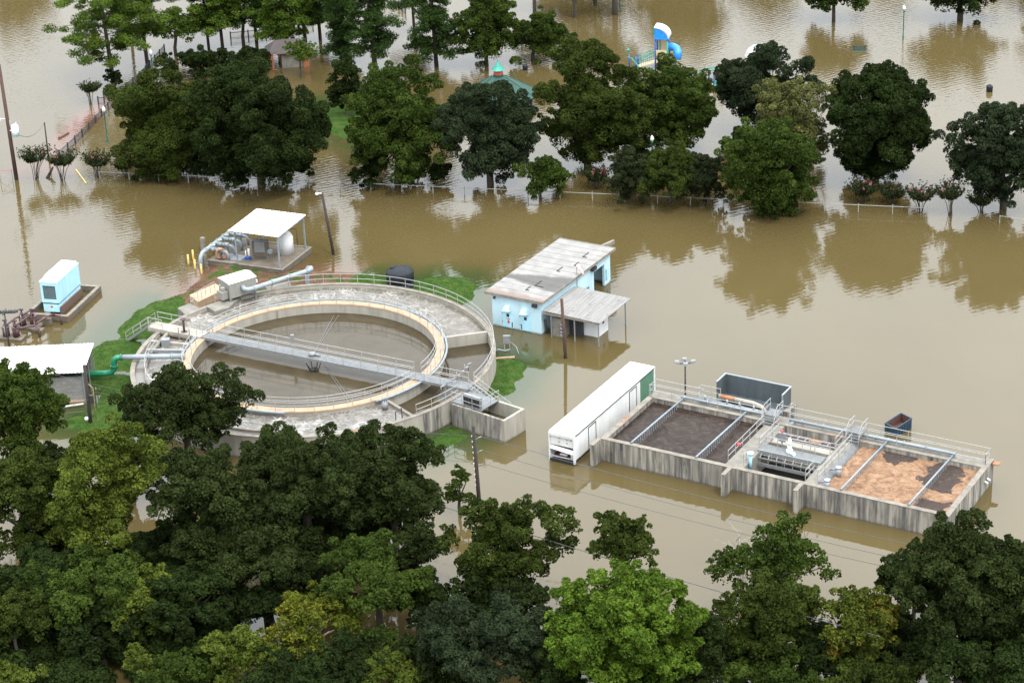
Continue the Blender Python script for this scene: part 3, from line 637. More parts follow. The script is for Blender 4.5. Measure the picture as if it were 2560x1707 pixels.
pp = MB(); inv = (Matrix.Translation(S.location) @ Matrix.Rotation(R(35), 4, 'Z')).inverted()
pts = [(-27.0, 205.0, 3.55), (-26.75, 204.6, 3.4), (-26.4, 204.55, 3.35), (-26.0, 204.85, 3.3), (-20.7, 209.75, 2.95), (-20.4, 210.1, 2.95), (-20.45, 210.5, 2.95), (-20.75, 210.75, 2.85), (-20.95, 210.8, 2.6)]
pi_ = pp.tube([inv @ Vector(p) for p in pts], .25, 12).build('discharge_pipe', 'pale_pipe', S, True)
m = MB()
for t_ in (.02, .34, .66, .97):
    a = Vector(pts[3]).lerp(Vector(pts[4]), t_); d_ = (Vector(pts[4]) - Vector(pts[3])).normalized() * .05; m.cyl(inv @ (a - d_), inv @ (a + d_), .33, n=14)
m.build('flange', 'pale_pipe', pi_, True)
m = MB(); m.cyl(inv @ Vector((-20.95, 210.8, -.3)), inv @ Vector((-20.95, 210.8, 2.6)), .22, n=12); m.cyl(inv @ Vector((-22.6, 207.9, .2)), inv @ Vector((-22.6, 207.9, 2.9)), .06, n=6); m.build('pipe_support', 'blue_pipe', S, True)

# black water tank
K = thing('water_tank', 'black round plastic water tank standing on grass behind the round concrete tank', 'tank', (-11.35, 211.2, .1))
MB().lathe([(1.45, 0), (1.45, .5), (1.42, .52), (1.42, .9), (1.45, .92), (1.45, 1.75), (1.38, 1.9), (.5, 2.12), (.3, 2.14)], n=28).build('shell', 'black_plastic', K, True)
MB().lathe([(.28, 0), (.28, .14), (.12, .22)], (-.75, .35, 2.0), 14).build('lid', 'black_plastic', K, True)

# meter box right of the tank
K = thing('meter_box', 'grey electric meter box on pipe legs in the water right of the round tank', 'electric box', (at(*kz(1660, 770), 0)))
MB().box(-.35, -.12, .75, .35, .12, 1.6).build('box', 'grey_steel', K)
m = MB()
for x_ in (-.25, .25): m.cyl((x_, 0, -1), (x_, 0, .75), .04, n=6)
m.tube([(-1.3, -.5, .1), (-.9, -.4, .35), (-.2, -.3, .1), (.3, -.2, .2)], .06, 6); m.tube([(.35, 0, .9), (.9, -.5, .55), (1.1, -1.2, .1)], .04, 6); m.build('conduit', 'galvanised', K, True)
tag(MB().beam(at(*kz(1550, 838), .1), at(*kz(1720, 825), .1), .2, .16).build('timber_board', 'tan_walkway'), 'pale timber board lying in the grass right of the round tank', 'board')
# ------------------------------------------------------------------ plant grid: all rectangular plant stands on one frame
GA = R(-31); O0 = at(1502.3, 1094.4, 2.2); O0.z = 0
def uv(u, v, z=0): return Vector((O0.x + u * cos(GA) - v * sin(GA), O0.y + u * sin(GA) + v * cos(GA), z))
# aeration basin
A = thing('aeration_basin', 'long rectangular concrete aeration basin with stained walls, dark sludge and tan foam', 'basin', O0, GA)
def wl(x0, y0, x1, y1, z1_=2.16, z0=-1.5, mat='concrete_stained', name='wall'): return MB().box(x0, y0, z0, x1, y1, z1_).build(name, mat, A)
def cap(x0, y0, x1, y1, z=2.16): return MB().box(x0, y0, z, x1, y1, z + .05).build('wall_cap', 'wall_top', A)
wl(0, -.1, 31.7, .32); cap(-.02, -.12, 31.72, .34)
wl(0, .32, .5, 9.1); cap(-.02, .34, .52, 9.08)
wl(31.25, .32, 31.7, 10.9); cap(31.23, .34, 31.72, 10.9)
wl(.5, 9.1, 31.25, 9.45); cap(.5, 9.08, 31.23, 9.47)
MB().box(0, 9.45, -1.5, 31.2, 10.9, 2.05).build('walkway', 'concrete', A)
for u0, z_ in ((-.3, 2.2), (12.2, 2.2), (18.75, 2.24)):
    MB().box(u0, -1.5, -1.5, u0 + .36, -.1, z_ - .03).build('buttress', 'concrete_stained', A); MB().box(u0 - .01, -1.52, z_ - .03, u0 + .37, -.12, z_).build('buttress_cap', 'wall_top', A)
MB().box(31.0, -.75, 1.5, 31.4, -.1, 1.85).build('ledge', 'wall_top', A)
MB().box(.5, .32, .8, 11.7, 9.1, 1.72).build('sludge', 'sludge_dark', A)
MB().box(20.6, .32, .8, 31.25, 9.1, 1.78).build('foam', 'tan_foam', A)
# middle bay
wl(11.7, .32, 13.4, 9.1, 2.12, mat='concrete', name='cross_walkway'); wl(18.95, .32, 20.0, 9.1, 2.12, mat='concrete', name='cross_walkway')
MB().add([(20.0, .4, 2.16), (20.6, .4, 1.2), (20.6, 9.1, 1.2), (20.0, 9.1, 2.16)], [(0, 1, 2, 3)]).build('sloped_plate', 'grey_steel', A)
MB().box(13.4, .32, -1.4, 18.95, 6.0, .06).build('pool_water', 'pool_dark', A)
MB().box(13.4, 6.0, -1.4, 18.95, 6.85, 2.0).build('cross_beam', 'concrete_light', A)
MB().box(13.4, 6.85, .6, 18.95, 9.1, 1.35).build('trough_floor', 'container_inside', A)
m = MB(); m.box(13.4, 7.5, 1.75, 18.9, 7.66, 1.9); m.box(13.4, 8.3, 1.75, 18.9, 8.42, 1.86)
for i in range(8): m.box(13.7 + i * .7, 7.66, 1.78, 13.78 + i * .7, 8.3, 1.86)
m.build('launder', 'galvanised', A); MB().box(16.2, 7.62, 1.88, 17.2, 8.3, 1.93).build('scum_patch', 'tan_foam', A)
# air header and its cross pipes with drop pipes
m = MB(); m.cyl((2.9, 10.05, 2.36), (10.9, 10.05, 2.36), .13); m.cyl((13.6, 9.75, 2.5), (28.4, 10.05, 2.4), .16)
for u_ in (5.5, 8, 14.6, 16.6, 18.6, 21.5, 24, 26): m.cyl((u_, 10.0, 2.42), (u_ + .12, 10.0, 2.42), .22)
m.build('air_header', 'blue_pipe', A, True)
for u_ in (3.0, 9.2, 22.4, 28.3):
    m = MB(); m.cyl((u_ - .1, .1, 2.34), (u_ + .2, 10.1, 2.36), .085, n=10); m.cyl((u_ + .2, 9.8, 2.36), (u_ + .2, 10.2, 2.36), .16)
    ap = m.build('cross_pipe', 'blue_pipe', A, True); m = MB()
    for i in range(20): m.cyl((u_ + .12, .6 + i * .42, 1.5), (u_ + .12, .6 + i * .42, 2.3), .035, n=5)
    m.build('drop_pipe', 'grey_steel', ap)
m = MB(); m.cyl((13.5, 9.5, 1.9), (14.1, 9.9, 2.5), .2, n=10); m.cyl((13.0, 9.0, 1.6), (13.6, 9.4, 2.2), .14, n=10); m.build('valve', 'blue_pipe', A, True)
# deck over the pool with gear motor
D = MB().box(13.2, 3.8, 2.2, 19.0, 4.85, 2.28).build('pool_deck', 'grating', A)
m = MB(); m.box(13.2, 3.72, 2.0, 19.0, 3.8, 2.3); m.box(13.2, 4.85, 2.0, 19.0, 4.93, 2.3)
for i in range(8): m.beam((13.6 + i * .75, 3.7, 2.05), (13.6 + i * .75, 3.4, 1.75), .06, .06); m.beam((13.6 + i * .75, 3.4, 1.75), (13.6 + i * .75, 3.4, 1.2), .06, .06)
m.box(13.4, 3.35, 1.7, 18.9, 3.44, 1.78); m.box(13.4, 3.32, 1.0, 18.9, 3.42, 1.3); m.build('deck_frame', 'galvanised', A)
m = MB(); m.cyl((15.9, 4.35, 2.28), (15.9, 4.35, 2.6), .28, n=12); m.cyl((15.9, 4.35, 2.6), (15.9, 4.35, 3.0), .18, n=12); m.cyl((15.9, 4.35, 3.0), (15.9, 4.35, 3.5), .15, n=12); m.ball((15.9, 4.35, 3.5), .16); m.cyl((16.15, 4.2, 2.4), (16.5, 4.05, 2.4), .16, n=10)
m.build('gear_motor', 'generator_top', A, True)
m = MB(); m.cyl((13.55, 1.5, 1.5), (13.55, 1.5, 3.0), .14, n=10); m.cyl((13.55, 1.5, 3.0), (13.55, 1.5, 3.12), .3, n=10); m.build('valve_stand', 'light_blue', A, True)
m = MB(); m.box(14.3, 5.6, 2.5, 14.95, 5.85, 3.3); m.cyl((14.6, 5.75, .06), (14.6, 5.75, 2.5), .06, n=6); cpn = m.build('control_panel', 'grey_steel', A); MB().cyl((14.6, 5.75, 3.3), (14.6, 5.75, 3.5), .1, n=8).build('beacon', 'red_plastic', cpn)
# stiles over the header, rails
for u_ in (12.0, 19.9):
    m = MB(); m.box(u_ - .6, 9.2, 2.75, u_ + .6, 10.5, 2.82)
    for k in range(3): m.box(u_ - .55, 8.6 + k * .2, 2.25 + k * .18, u_ + .55, 8.85 + k * .2, 2.3 + k * .18)
    m.build('stile', 'grating', A)
    for q in (-.6, .6): handrail(A, [(u_ + q, 8.5, 2.2), (u_ + q, 9.2, 2.8), (u_ + q, 10.5, 2.8)], h=1.0, sp=.8)
handrail(A, [(-.1, 9.6, 2.1), (11.2, 9.6, 2.1)], sp=2.4); handrail(A, [(.0, 9.6, 2.1), (.0, 10.85, 2.1), (4.8, 10.85, 2.1)], sp=2.4, corners=True)
handrail(A, [(11.9, 10.85, 2.1), (31.4, 10.85, 2.1), (31.4, 9.6, 2.1)], sp=2.5, corners=True); handrail(A, [(20.9, 9.6, 2.1), (31.4, 9.6, 2.1)], sp=2.4); handrail(A, [(13.6, 9.6, 2.1), (19.0, 9.6, 2.1)], sp=2.4)
handrail(A, [(11.75, .9, 2.15), (11.75, 8.3, 2.15)], sp=1.5); handrail(A, [(13.2, .9, 2.15), (13.2, 1.4, 2.15)], sp=1.2); handrail(A, [(13.2, 4.2, 2.15), (13.2, 8.3, 2.15)], sp=1.5)
handrail(A, [(19.0, .5, 2.15), (19.0, 2.3, 2.15)], sp=1.0); handrail(A, [(19.95, .9, 2.15), (19.95, 8.3, 2.15)], sp=1.6); handrail(A, [(19.0, 6.9, 2.15), (19.0, 8.6, 2.15)], sp=1.2)
handrail(A, [(13.4, 3.74, 1.5), (18.9, 3.74, 1.5)], h=.8, sp=1.1); handrail(A, [(13.4, 4.88, 2.28), (18.0, 4.88, 2.28)], h=.8, sp=1.3); handrail(A, [(13.5, 6.1, 2.0), (18.9, 6.1, 2.0)], h=1.0, sp=1.6)
for u_, v_ in ((20.85, .75), (20.85, 3.2)):
    m = MB(); m.cyl((u_, v_, 1.6), (u_, v_, 2.5), .24, n=12); m.cyl((u_, v_, 2.5), (u_, v_, 2.62), .28, n=12); m.beam((u_, v_, 2.4), (20.1, v_, 2.2), .1, .1)
    m.build('mixer_motor', 'silver', A, True)
# blower deck behind the basin and its pipework
m = MB(); m.box(4.0, 10.9, 1.9, 6.2, 11.7, 2.0); m.build('side_platform', 'grating', A)
handrail(A, [(4.1, 10.95, 2.0), (4.1, 11.7, 2.0), (6.0, 11.7, 2.0)], sp=1.0, corners=True)
m = MB(); m.tube([(6.0, 11.4, 2.5), (9.4, 11.25, 2.55), (10.2, 11.2, 2.4), (10.7, 11.15, 2.0), (10.8, 11.1, .5)], .2, 10); m.build('transfer_pipe', 'concrete_light', A, True)
m = MB(); m.cyl((6.2, 11.395, 2.5), (7.6, 11.335, 2.517), .212, n=12); m.build('rusty_pipe', 'rust', A, True)
m = MB(); m.cyl((4.5, 10.5, 2.3), (11.2, 10.5, 2.3), .1, n=8)
for u_ in (5, 7.2, 8.4, 9.8): m.cyl((u_, 10.5, 2.1), (u_, 10.5, 2.75), .09, n=8); m.box(u_ - .3, 10.3, 2.06, u_ + .3, 10.8, 2.3)
m.build('blower_pipe', 'galvanised', A, True)
m = MB()
for q in ((31.72, 8.6), (31.72, 9.2)): m.cyl((q[0], q[1], 1.2), (q[0] + .25, q[1] + .1, 1.0), .1, n=8)
m.build('outlet_pipe', 'white_paint', A, True)
MB().box(31.75, 10.3, 1.95, 32.3, 10.9, 2.05).build('rusty_bracket', 'rust', A)
tag(MB().ball(tuple(uv(11.72, 3.1, 2.75)), .17).build('marker_buoy', 'red_plastic'), 'red round float hung on the basin handrail above dark sludge', 'float')

# open-fronted steel container on its block stand
q = thing('sludge_container', 'long dark grey steel container with pale rim standing behind the basin', 'container', uv(5.45, 12.0), GA)
m = MB(); m.box(0, 0, 1.5, 6.45, 1.9, 1.6); m.box(0, 1.84, 1.6, 6.45, 1.9, 3.5); m.box(0, 0, 1.6, .06, 1.84, 3.5); m.box(6.39, 0, 1.6, 6.45, 1.84, 3.5); m.box(.06, 0, 1.6, 6.39, .05, 1.9)
for i in range(7): m.box(.35 + i * .9, 1.9, 1.6, .43 + i * .9, 1.96, 3.4); 
m.build('shell', 'container_grey', q)
m = MB(); m.box(-.05, 1.82, 3.5, 6.5, 1.96, 3.58); m.box(-.05, -.03, 3.5, .09, 1.82, 3.58); m.box(6.36, -.03, 3.5, 6.5, 1.82, 3.58); m.box(6.38, -.06, 1.6, 6.5, 0, 3.5); m.build('rim', 'pale_pipe', q)
MB().box(6.3, .2, -1.5, 7.0, 2.0, 1.9).build('block_stand', 'concrete_stained', q); MB().box(-.3, .2, -1.5, .4, 1.9, 1.5).build('block_stand', 'concrete_stained', q)

# box trailer
q = thing('box_trailer', 'long white box trailer parked in flood water beside the concrete basin, rear door half open', 'trailer', uv(-4.15, -1.95), GA)
TW, TL, TH = 2.55, 15.7, 2.82
m = MB(); m.box(.06, .25, .42, .1, TL - .06, TH); m.box(TW - .1, .25, .42, TW - .06, TL - .06, TH); m.box(.1, TL - .1, .42, TW - .1, TL - .06, TH); m.box(.1, .3, .32, TW - .1, TL - .1, .42)
m.build('body', 'white_paint', q)
m = MB(); m.box(0, .1, TH + .003, TW, TL - .05, TH + .07); m.build('roof', 'trailer_roof', q)
for x_ in (0, TW - .12):
    MB().box(x_, -.02, .12, x_ + .12, .25, TH - .02).build('corner_post', 'white_paint', q); MB().box(x_, TL - .16, .1, x_ + .12, TL, TH).build('corner_post', 'white_paint', q)
MB().box(.12, -.02, TH - .3, TW - .12, .25, TH - .02).build('header', 'white_paint', q)
m = MB()
for x_ in (TW - .03, -.02): m.box(x_, .26, TH - .09, x_ + .05, TL - .18, TH - .01)
m.build('roof_rail', 'iron_black', q)
m = MB(); m.box(.2, .3, -.6, .5, TL - 1, .3); m.box(TW - .5, .3, -.6, TW - .2, TL - 1, .3); m.box(.1, -.05, .05, TW - .1, .1, .28); m.build('chassis', 'black', q)
d = MB(); d.box(.14, .1, 1.62, TW - .14, .16, TH - .32); d.hexa([(.14, -.02, 1.22), (TW - .14, -.08, 1.05), (TW - .14, -.03, 1.03), (.14, .03, 1.2), (.14, .08, 1.55), (TW - .14, .02, 1.42), (TW - .14, .07, 1.42), (.14, .13, 1.55)]); rd = d.build('rear_door', 'white_paint', q)
m = MB(); m.box(.16, .12, 1.55, TW - .16, .17, 1.62); m.build('door_gap', 'black', rd)
m = MB()
for x_, z_ in ((.95, 2.3), (.95, 1.95), (1.75, 2.25), (1.75, 1.95), (2.15, 2.3)): m.box(x_, .07, z_, x_ + .09, .1, z_ + .1)
m.build('door_rivet', 'rust', rd)
for v0, v1 in ((2.75, 4.05), (10.6, 11.9)):
    sd = MB().box(TW - .06, v0, .5, TW - .045, v1, 2.45).build('side_door', 'white_paint', q); m = MB()
    m.box(TW - .06, v0 - .07, .5, TW - .02, v0, 2.52); m.box(TW - .06, v1, .5, TW - .02, v1 + .07, 2.52); m.box(TW - .06, v0, 2.45, TW - .02, v1, 2.52); m.build('door_frame', 'iron_black', sd)
m = MB()
for i in range(12): m.box(TW - .06, 1.2 + i * 1.22, .44, TW - .05, 1.24 + i * 1.22, 2.72); m.box(.05, 1.2 + i * 1.22, TH + .07, TW - .05, 1.25 + i * 1.22, TH + .078)
m.build('seam', 'trailer_roof', q)
MB().box(TW - .06, 12.75, .44, TW - .04, 15.45, 2.7).build('side_panel', 'trailer_green', q)
for nm, bxs, mt in (('debris', [(.3, .35, .33, 1.9, 1.4, .55), (.6, .6, .55, 1.3, 1.2, .75)], 'maroon'), ('debris', [(.9, .35, .56, 1.6, .8, .66), (2.0, .3, .5, 2.35, .7, 1.0)], 'white_paint')):
    m = MB(); [m.box(*b_) for b_ in bxs]; m.build(nm, mt, q)

# blue control building with its lean-to
q = thing('control_building', 'pale blue concrete building with a flat pale weathered roof standing in the flood water', 'building', uv(-23.3, 20.9), GA)
BW, BL, BH = 5.6, 14.6, 3.45
m = MB(); m.box(0, 0, -1.5, BW, .25, BH); m.box(0, BL - .25, -1.5, BW, BL, BH); m.box(0, .25, -1.5, .25, BL - .25, BH); m.box(BW - .25, .25, -1.5, BW, 8.7, BH); m.box(BW - .25, 8.7, -1.5, BW, 10.0, .3); m.box(BW - .25, 8.7, 1.35, BW, 10.0, BH); m.box(BW - .25, 10.0, -1.5, BW, 11.0, BH); m.box(BW - .25, 11.0, 2.5, BW, 13.3, BH); m.box(BW - .25, 13.3, -1.5, BW, BL - .25, BH)
m.box(3.0, .25, -1.5, 3.2, BL - .25, BH)
m.build('wall', 'light_blue_wall', q)
rf = MB().box(-.65, -.25, BH + .002, BW + .3, BL + .6, BH + .2).build('roof', 'panel_roof', q)
m = MB(); m.box(-.68, -.29, BH - .05, BW + .34, -.25, BH + .24); m.box(BW + .3, -.25, BH - .05, BW + .34, BL + .6, BH + .22); m.box(-.68, BL + .6, BH - .05, BW + .34, BL + .64, BH + .24); m.build('fascia', 'wall_top', rf)
m = MB()
for x_, y_, a_, b_ in ((4.0, 11.6, .5, 1.3), (4.3, 9.2, .9, 1.0), (3.4, 7.2, .4, 1.2), (3.2, 3.0, 1.0, 1.4), (2.9, 1.7, .4, 1.0)):
    m.box(x_, y_, BH + .2, x_ + .06, y_ + b_, BH + .27); m.box(x_, y_, BH + .2, x_ + a_, y_ + .06, BH + .27)
m.build('roof_edging', 'iron_black', rf)
for x0 in (1.15, 3.15):
    dd = MB().box(x0, -.04, .12, x0 + 1.3, -.003, 1.75).build('door', 'light_blue', q)
    m = MB(); k_ = .12 if x0 < 2 else .1; m.add([(x0 + .14 + k_, -.5, 2.0), (x0 + .88 + k_, -.5, 2.0), (x0 + .88 + k_, -.003, 1.85), (x0 + .14 + k_, -.003, 1.85), (x0 + .26 + k_, -.3, 2.42), (x0 + .76 + k_, -.3, 2.42), (x0 + .76 + k_, -.003, 2.46), (x0 + .26 + k_, -.003, 2.46)], [(3, 2, 1, 0), (4, 5, 6, 7), (0, 1, 5, 4), (1, 2, 6, 5), (2, 3, 7, 6), (3, 0, 4, 7)])
    m.build('vent_hood', 'light_blue_wall', dd)
    MB().box(x0 + .5, -.05, 1.25, x0 + .8, -.042, 1.58).build('window', 'black', dd); MB().box(x0 + (1.05 if x0 < 2 else .12), -.05, .2, x0 + (1.17 if x0 < 2 else .24), -.042, .75).build('louvre', 'iron_black', dd)
    m = MB(); m.box(x0 - .01, -.06, 1.5, x0 + .05, -.042, 1.62); m.box(x0 - .01, -.06, .6, x0 + .05, -.042, .72); m.build('hinge', 'iron_black', dd)
    if x0 < 2: m = MB(); m.box(x0 + .48, -.05, 1.0, x0 + .9, -.042, 1.1); m.box(x0 + .58, -.05, .55, x0 + .82, -.042, .9); m.build('notice', 'red_trim', dd)
for bxs, nm in (((4.7, -.3, 2.9, 5.2, -.003, 3.2), 'lamp'), ((.25, -.2, 3.0, .45, -.003, 3.2), 'lamp'), ((BW + .003, 10.3, 2.85, BW + .35, 11.1, 3.2), 'wall_unit')): MB().box(*bxs).build(nm, 'iron_black', q)
MB().box(BW + .003, 13.5, .8, BW + .2, 13.9, 1.9).build('electric_box', 'light_blue', q)
MB().tube([(BW + .2, .45, 1.5), (BW + .32, .35, .9), (BW + .3, .6, .1), (BW + .3, .8, -.5)], .12, 8).build('cable_duct', 'black', q, True)
MB().beam((3.6, BL + .3, 3.1), (4.6, BL + 2.8, 3.3), .3, .4).build('roof_beam', 'wall_top', q)
q = thing('windsock', 'faded red and white windsock on a thin pole on the blue building', 'windsock', uv(-17.62, 28.2), GA)
m = MB(); m.cyl((0, 0, 1.4), (0, 0, 4.75), .03, n=6); m.build('pole', 'galvanised', q)
m = MB(); m.tube([(.1, 0, 4.7), (.55, -.25, 4.45), (1.05, -.5, 4.05)], .19, 10, r1=.11); m.build('sock', 'sock', q, True)
MB().cyl((.44, -.19, 4.51), (.6, -.28, 4.42), .19, .178, n=10).build('band', 'white_paint', q, True)

q = thing('lean_to', 'open shelter with a grey corrugated roof on thin posts beside the blue building', 'shelter', uv(-17.3, 20.9), GA)
nr = 24; vs = []; 
for i in range(nr * 2 + 1):
    x_ = -.1 + 6.3 * i / (nr * 2); z_ = 2.72 - .03 * x_ + (.05 if i % 2 else 0); vs += [(x_, -.15, z_), (x_, 6.4, z_ + .05), (x_, -.15, z_ - .06), (x_, 6.4, z_ - .01)]
fs = []
for i in range(nr * 2): a = i * 4; b = a + 4; fs += [(a, b, b + 1, a + 1), (a + 2, a + 3, b + 3, b + 2), (a, a + 2, b + 2, b), (a + 1, b + 1, b + 3, a + 3)]
MB().add(vs, fs).build('roof', 'shed_roof', q)
m = MB(); m.box(-.1, -.12, 2.35, 6.1, -.02, 2.55); m.box(-.1, 6.2, 2.4, 6.1, 6.3, 2.6); m.build('roof_beam', 'wall_top', q)
for x_, y_ in ((.75, -.06), (3.35, -.06), (6.0, -.06), (6.0, 5.6)): MB().box(x_ - .05, y_ - .05, -1.5, x_ + .05, y_ + .05, 2.5).build('post', 'galvanised', q)
q = thing('switchgear_cabinet', 'grey switchgear cabinet with conduits standing under the grey shelter', 'cabinet', uv(-16.65, 21.2), GA)
MB().box(0, 0, -.5, 1.35, 1.1, 2.0).build('body', 'concrete', q); m = MB()
for z_ in (1.5, 1.1, .7, .35): m.tube([(1.0, -.02, z_), (1.0, -.2, z_), (1.3, -.22, z_ - .12), (1.36, -.1, z_ - .2)], .06, 6)
m.build('conduit', 'silver', q, True); 
MB().box(1.4, 1.0, -.5, 2.7, 2.2, 1.7).build('dark_bay', 'iron_black', q)
q = thing('storage_unit', 'white steel storage box standing half flooded under the grey shelter', 'storage box', uv(-14.95, 22.7), GA)
MB().box(0, 0, -.8, 2.6, 2.1, 2.05).build('body', 'white_paint', q); MB().box(2.603, .9, 1.1, 2.63, 1.25, 1.6).build('window', 'black', q); MB().box(.95, -.03, 1.1, 1.02, -.003, 1.6).build('handle', 'yellow', q)

# ------------------------------------------------------------------ pumping pad
SA = R(-24); SO = Vector((-32.24, 219.49, 0))
q = thing('pump_pad', 'raised brown concrete pad standing in the water under a white canopy', 'concrete pad', SO, SA)
MB().box(-.1, 0, -1.5, 9.0, 6.6, .62).build('slab', 'concrete_brown', q); m = MB(); m.box(-.15, -.06, .62, 9.06, .16, .7); m.box(8.85, .16, .62, 9.06, 6.66, .7); m.box(-.15, 6.45, .62, 8.85, 6.66, .7); m.build('slab_edge', 'concrete', q)
MB().box(1.2, .9, .63, 3.4, 2.4, .66).build('hatch', 'grey_steel', q)
q = thing('canopy', 'small white metal canopy on four steel posts above the concrete pump pad', 'canopy', SO, SA)
def corrugated(x0, x1, y0, y1, z0, slope, n, mat, parent, axis_x=True, dz=.05, name='roof'):
    vs = []
    for i in range(2 * n + 1):
        s_ = i / (2 * n); zz_ = dz if i % 2 else 0
        x_ = x0 + (x1 - x0) * s_ if axis_x else None
        if axis_x: a, b = (x_, y0, z0 + zz_), (x_, y1, z0 + slope + zz_)
        else: y_ = y0 + (y1 - y0) * s_; a, b = (x0, y_, z0 + zz_), (x1, y_, z0 + slope + zz_)
        vs += [a, b, (a[0], a[1], a[2] - .05), (b[0], b[1], b[2] - .05)]
    fs = []
    for i in range(2 * n): a = i * 4; b = a + 4; fs += [(a, b, b + 1, a + 1), (a + 2, a + 3, b + 3, b + 2), (a, a + 2, b + 2, b), (a + 1, b + 1, b + 3, a + 3)]
    fs += [(0, 1, 3, 2), (8 * n, 8 * n + 2, 8 * n + 3, 8 * n + 1)]
    return MB().add(vs, fs).build(name, mat, parent)
corrugated(2.7, 8.75, .1, 6.4, 4.35, .15, 16, 'white_roof', q)
m = MB(); m.box(2.8, .3, 4.15, 8.65, .42, 4.29); m.box(2.8, 6.2, 4.28, 8.65, 6.3, 4.42); m.box(8.5, .42, 4.15, 8.62, 6.2, 4.28); m.build('frame', 'blue_pipe', q)
for x_, y_ in ((3.3, .45), (8.5, .4), (8.5, 6.2), (3.3, 6.2)): MB().box(x_ - .07, y_ - .07, .6, x_ + .07, y_ + .07, 4.2).build('post', 'blue_pipe', q)
q = thing('pipe_manifold', 'pale grey pipe manifold with four valved branches on the left of the pump pad', 'pipes', SO, SA)
m = MB(); m.tube([(-.45, -.9, -.5), (-.45, -.9, .9), (-.45, -.75, 1.35), (-.45, -.35, 1.6), (-.45, 6.1, 1.75)], .23, 12)
for y_ in (.3, 1.6, 2.9, 4.2, 5.5): m.cyl((-.45, y_ - .06, 1.62 + y_ * .02), (-.45, y_ + .06, 1.62 + y_ * .02), .32, n=12)
m.build('header', 'pale_pipe', q, True)
for i in range(4):
    y_ = .9 + i * 1.45; zb = 1.62 + y_ * .02; m = MB()
    m.tube([(-.3, y_, zb), (1.1, y_, zb - .05), (1.75, y_, zb - .15), (1.95, y_, zb - .45), (1.98, y_, .6)], .17, 10)
    for x_ in (.0, .35, .75, 1.2): m.cyl((x_, y_, zb - .02), (x_ + .08, y_, zb - .02), .27, n=12)
    br_ = m.build('branch', 'blue_pipe', q, True); m = MB(); m.ball((.2, y_, zb), .28, 10); m.cyl((.2, y_, zb), (.2, y_, zb + .45), .08, n=8); m.cyl((.2, y_, zb + .42), (.2, y_, zb + .47), .25, n=12); m.ball((.98, y_, zb), .24, 10); m.build('valve', 'pale_pipe', br_, True)
    m = MB(); m.box(.85, y_ - .12, .62, 1.1, y_ + .12, zb - .15); m.build('pipe_stand', 'grey_steel', br_)
m = MB(); m.box(-.75, -.6, -1.0, -.1, -.2, 1.4); m.build('anchor_block', 'concrete', q)
q = thing('hose_reel', 'rusty orange reel ring standing on the pump pad beside the pipe manifold', 'reel', SO + Vector((cos(SA) * 1.2 - sin(SA) * .75, sin(SA) * 1.2 + cos(SA) * .75, .63)), SA + R(20))
m = MB(); m.tube([(.55 * cos(a_), 0, .58 + .55 * sin(a_)) for a_ in [2 * pi * i / 20 for i in range(21)]], .12, 8); m.build('ring', 'rust', q, True); m = MB(); m.box(-.3, -.25, 0, .3, .25, .15); m.cyl((0, -.2, .58), (0, .2, .58), .12, n=8); m.build('base', 'maroon', q)
q = thing('control_cabinet', 'grey steel control cabinet on legs under the white canopy of the pump pad', 'cabinet', SO + Vector((cos(SA) * 4.3 - sin(SA) * 2.0, sin(SA) * 4.3 + cos(SA) * 2.0, .62)), SA + R(10))
MB().box(0, 0, .35, 1.75, .55, 2.0).build('box', 'concrete_brown', q); m = MB()
for x_ in (.1, 1.65): m.box(x_ - .05, .2, 0, x_ + .05, .35, .35)
m.build('leg', 'grey_steel', q); MB().box(-.05, -.1, 2.0, 1.8, .6, 2.06).build('cap', 'grey_steel', q); MB().box(.3, -.02, .75, 1.45, -.002, 1.9).build('door', 'grey_steel', q)
m = MB(); m.cyl((.9, .3, 2.06), (.9, .3, 2.35), .09, n=8); m.cyl((2.0, .2, .9), (2.0, -.1, .9), .28, n=12); m.build('gauge', 'pale_pipe', q, True)
q = thing('transfer_pump', 'small black and blue pump standing left of the grey control cabinet', 'pump', SO + Vector((cos(SA) * 3.6 - sin(SA) * 1.5, sin(SA) * 3.6 + cos(SA) * 1.5, .62)), SA)
m = MB(); m.cyl((.1, 0, .2), (.6, .1, .2), .16, n=10); m.box(0, -.2, 0, .7, .25, .08); m.build('pump_body', 'play_navy', q, True); m = MB(); m.cyl((0, .3, 0), (0, .3, .9), .07, n=8); m.cyl((.35, .4, 0), (.35, .4, 1.1), .13, n=10); m.build('riser', 'globe', q, True)
q = thing('chemical_tank', 'tall white round tank with tapered top under the white canopy', 'tank', SO + Vector((cos(SA) * 7.05 - sin(SA) * 4.5, sin(SA) * 7.05 + cos(SA) * 4.5, .63)))
MB().lathe([(.85, 0), (.85, 1.85), (.6, 2.3), (.25, 2.45), (.22, 2.55)], n=24).build('shell', 'white_paint', q, True); m = MB(); m.cyl((.0, 0, 2.5), (.0, 0, 2.75), .2, n=10); m.tube([(0, 0, 2.7), (.5, -.2, 2.9), (1.3, -.4, 2.8), (1.35, -.5, 1.0)], .04, 6); m.build('dosing_pipe', 'iron_black', q, True)
lab = ['yellow bollard leftmost beside the pump pad', 'yellow bollard standing farthest back left of the manifold', 'yellow bollard between the leftmost and the front one', 'yellow bollard nearest the mud bank and round tank']
b0 = None
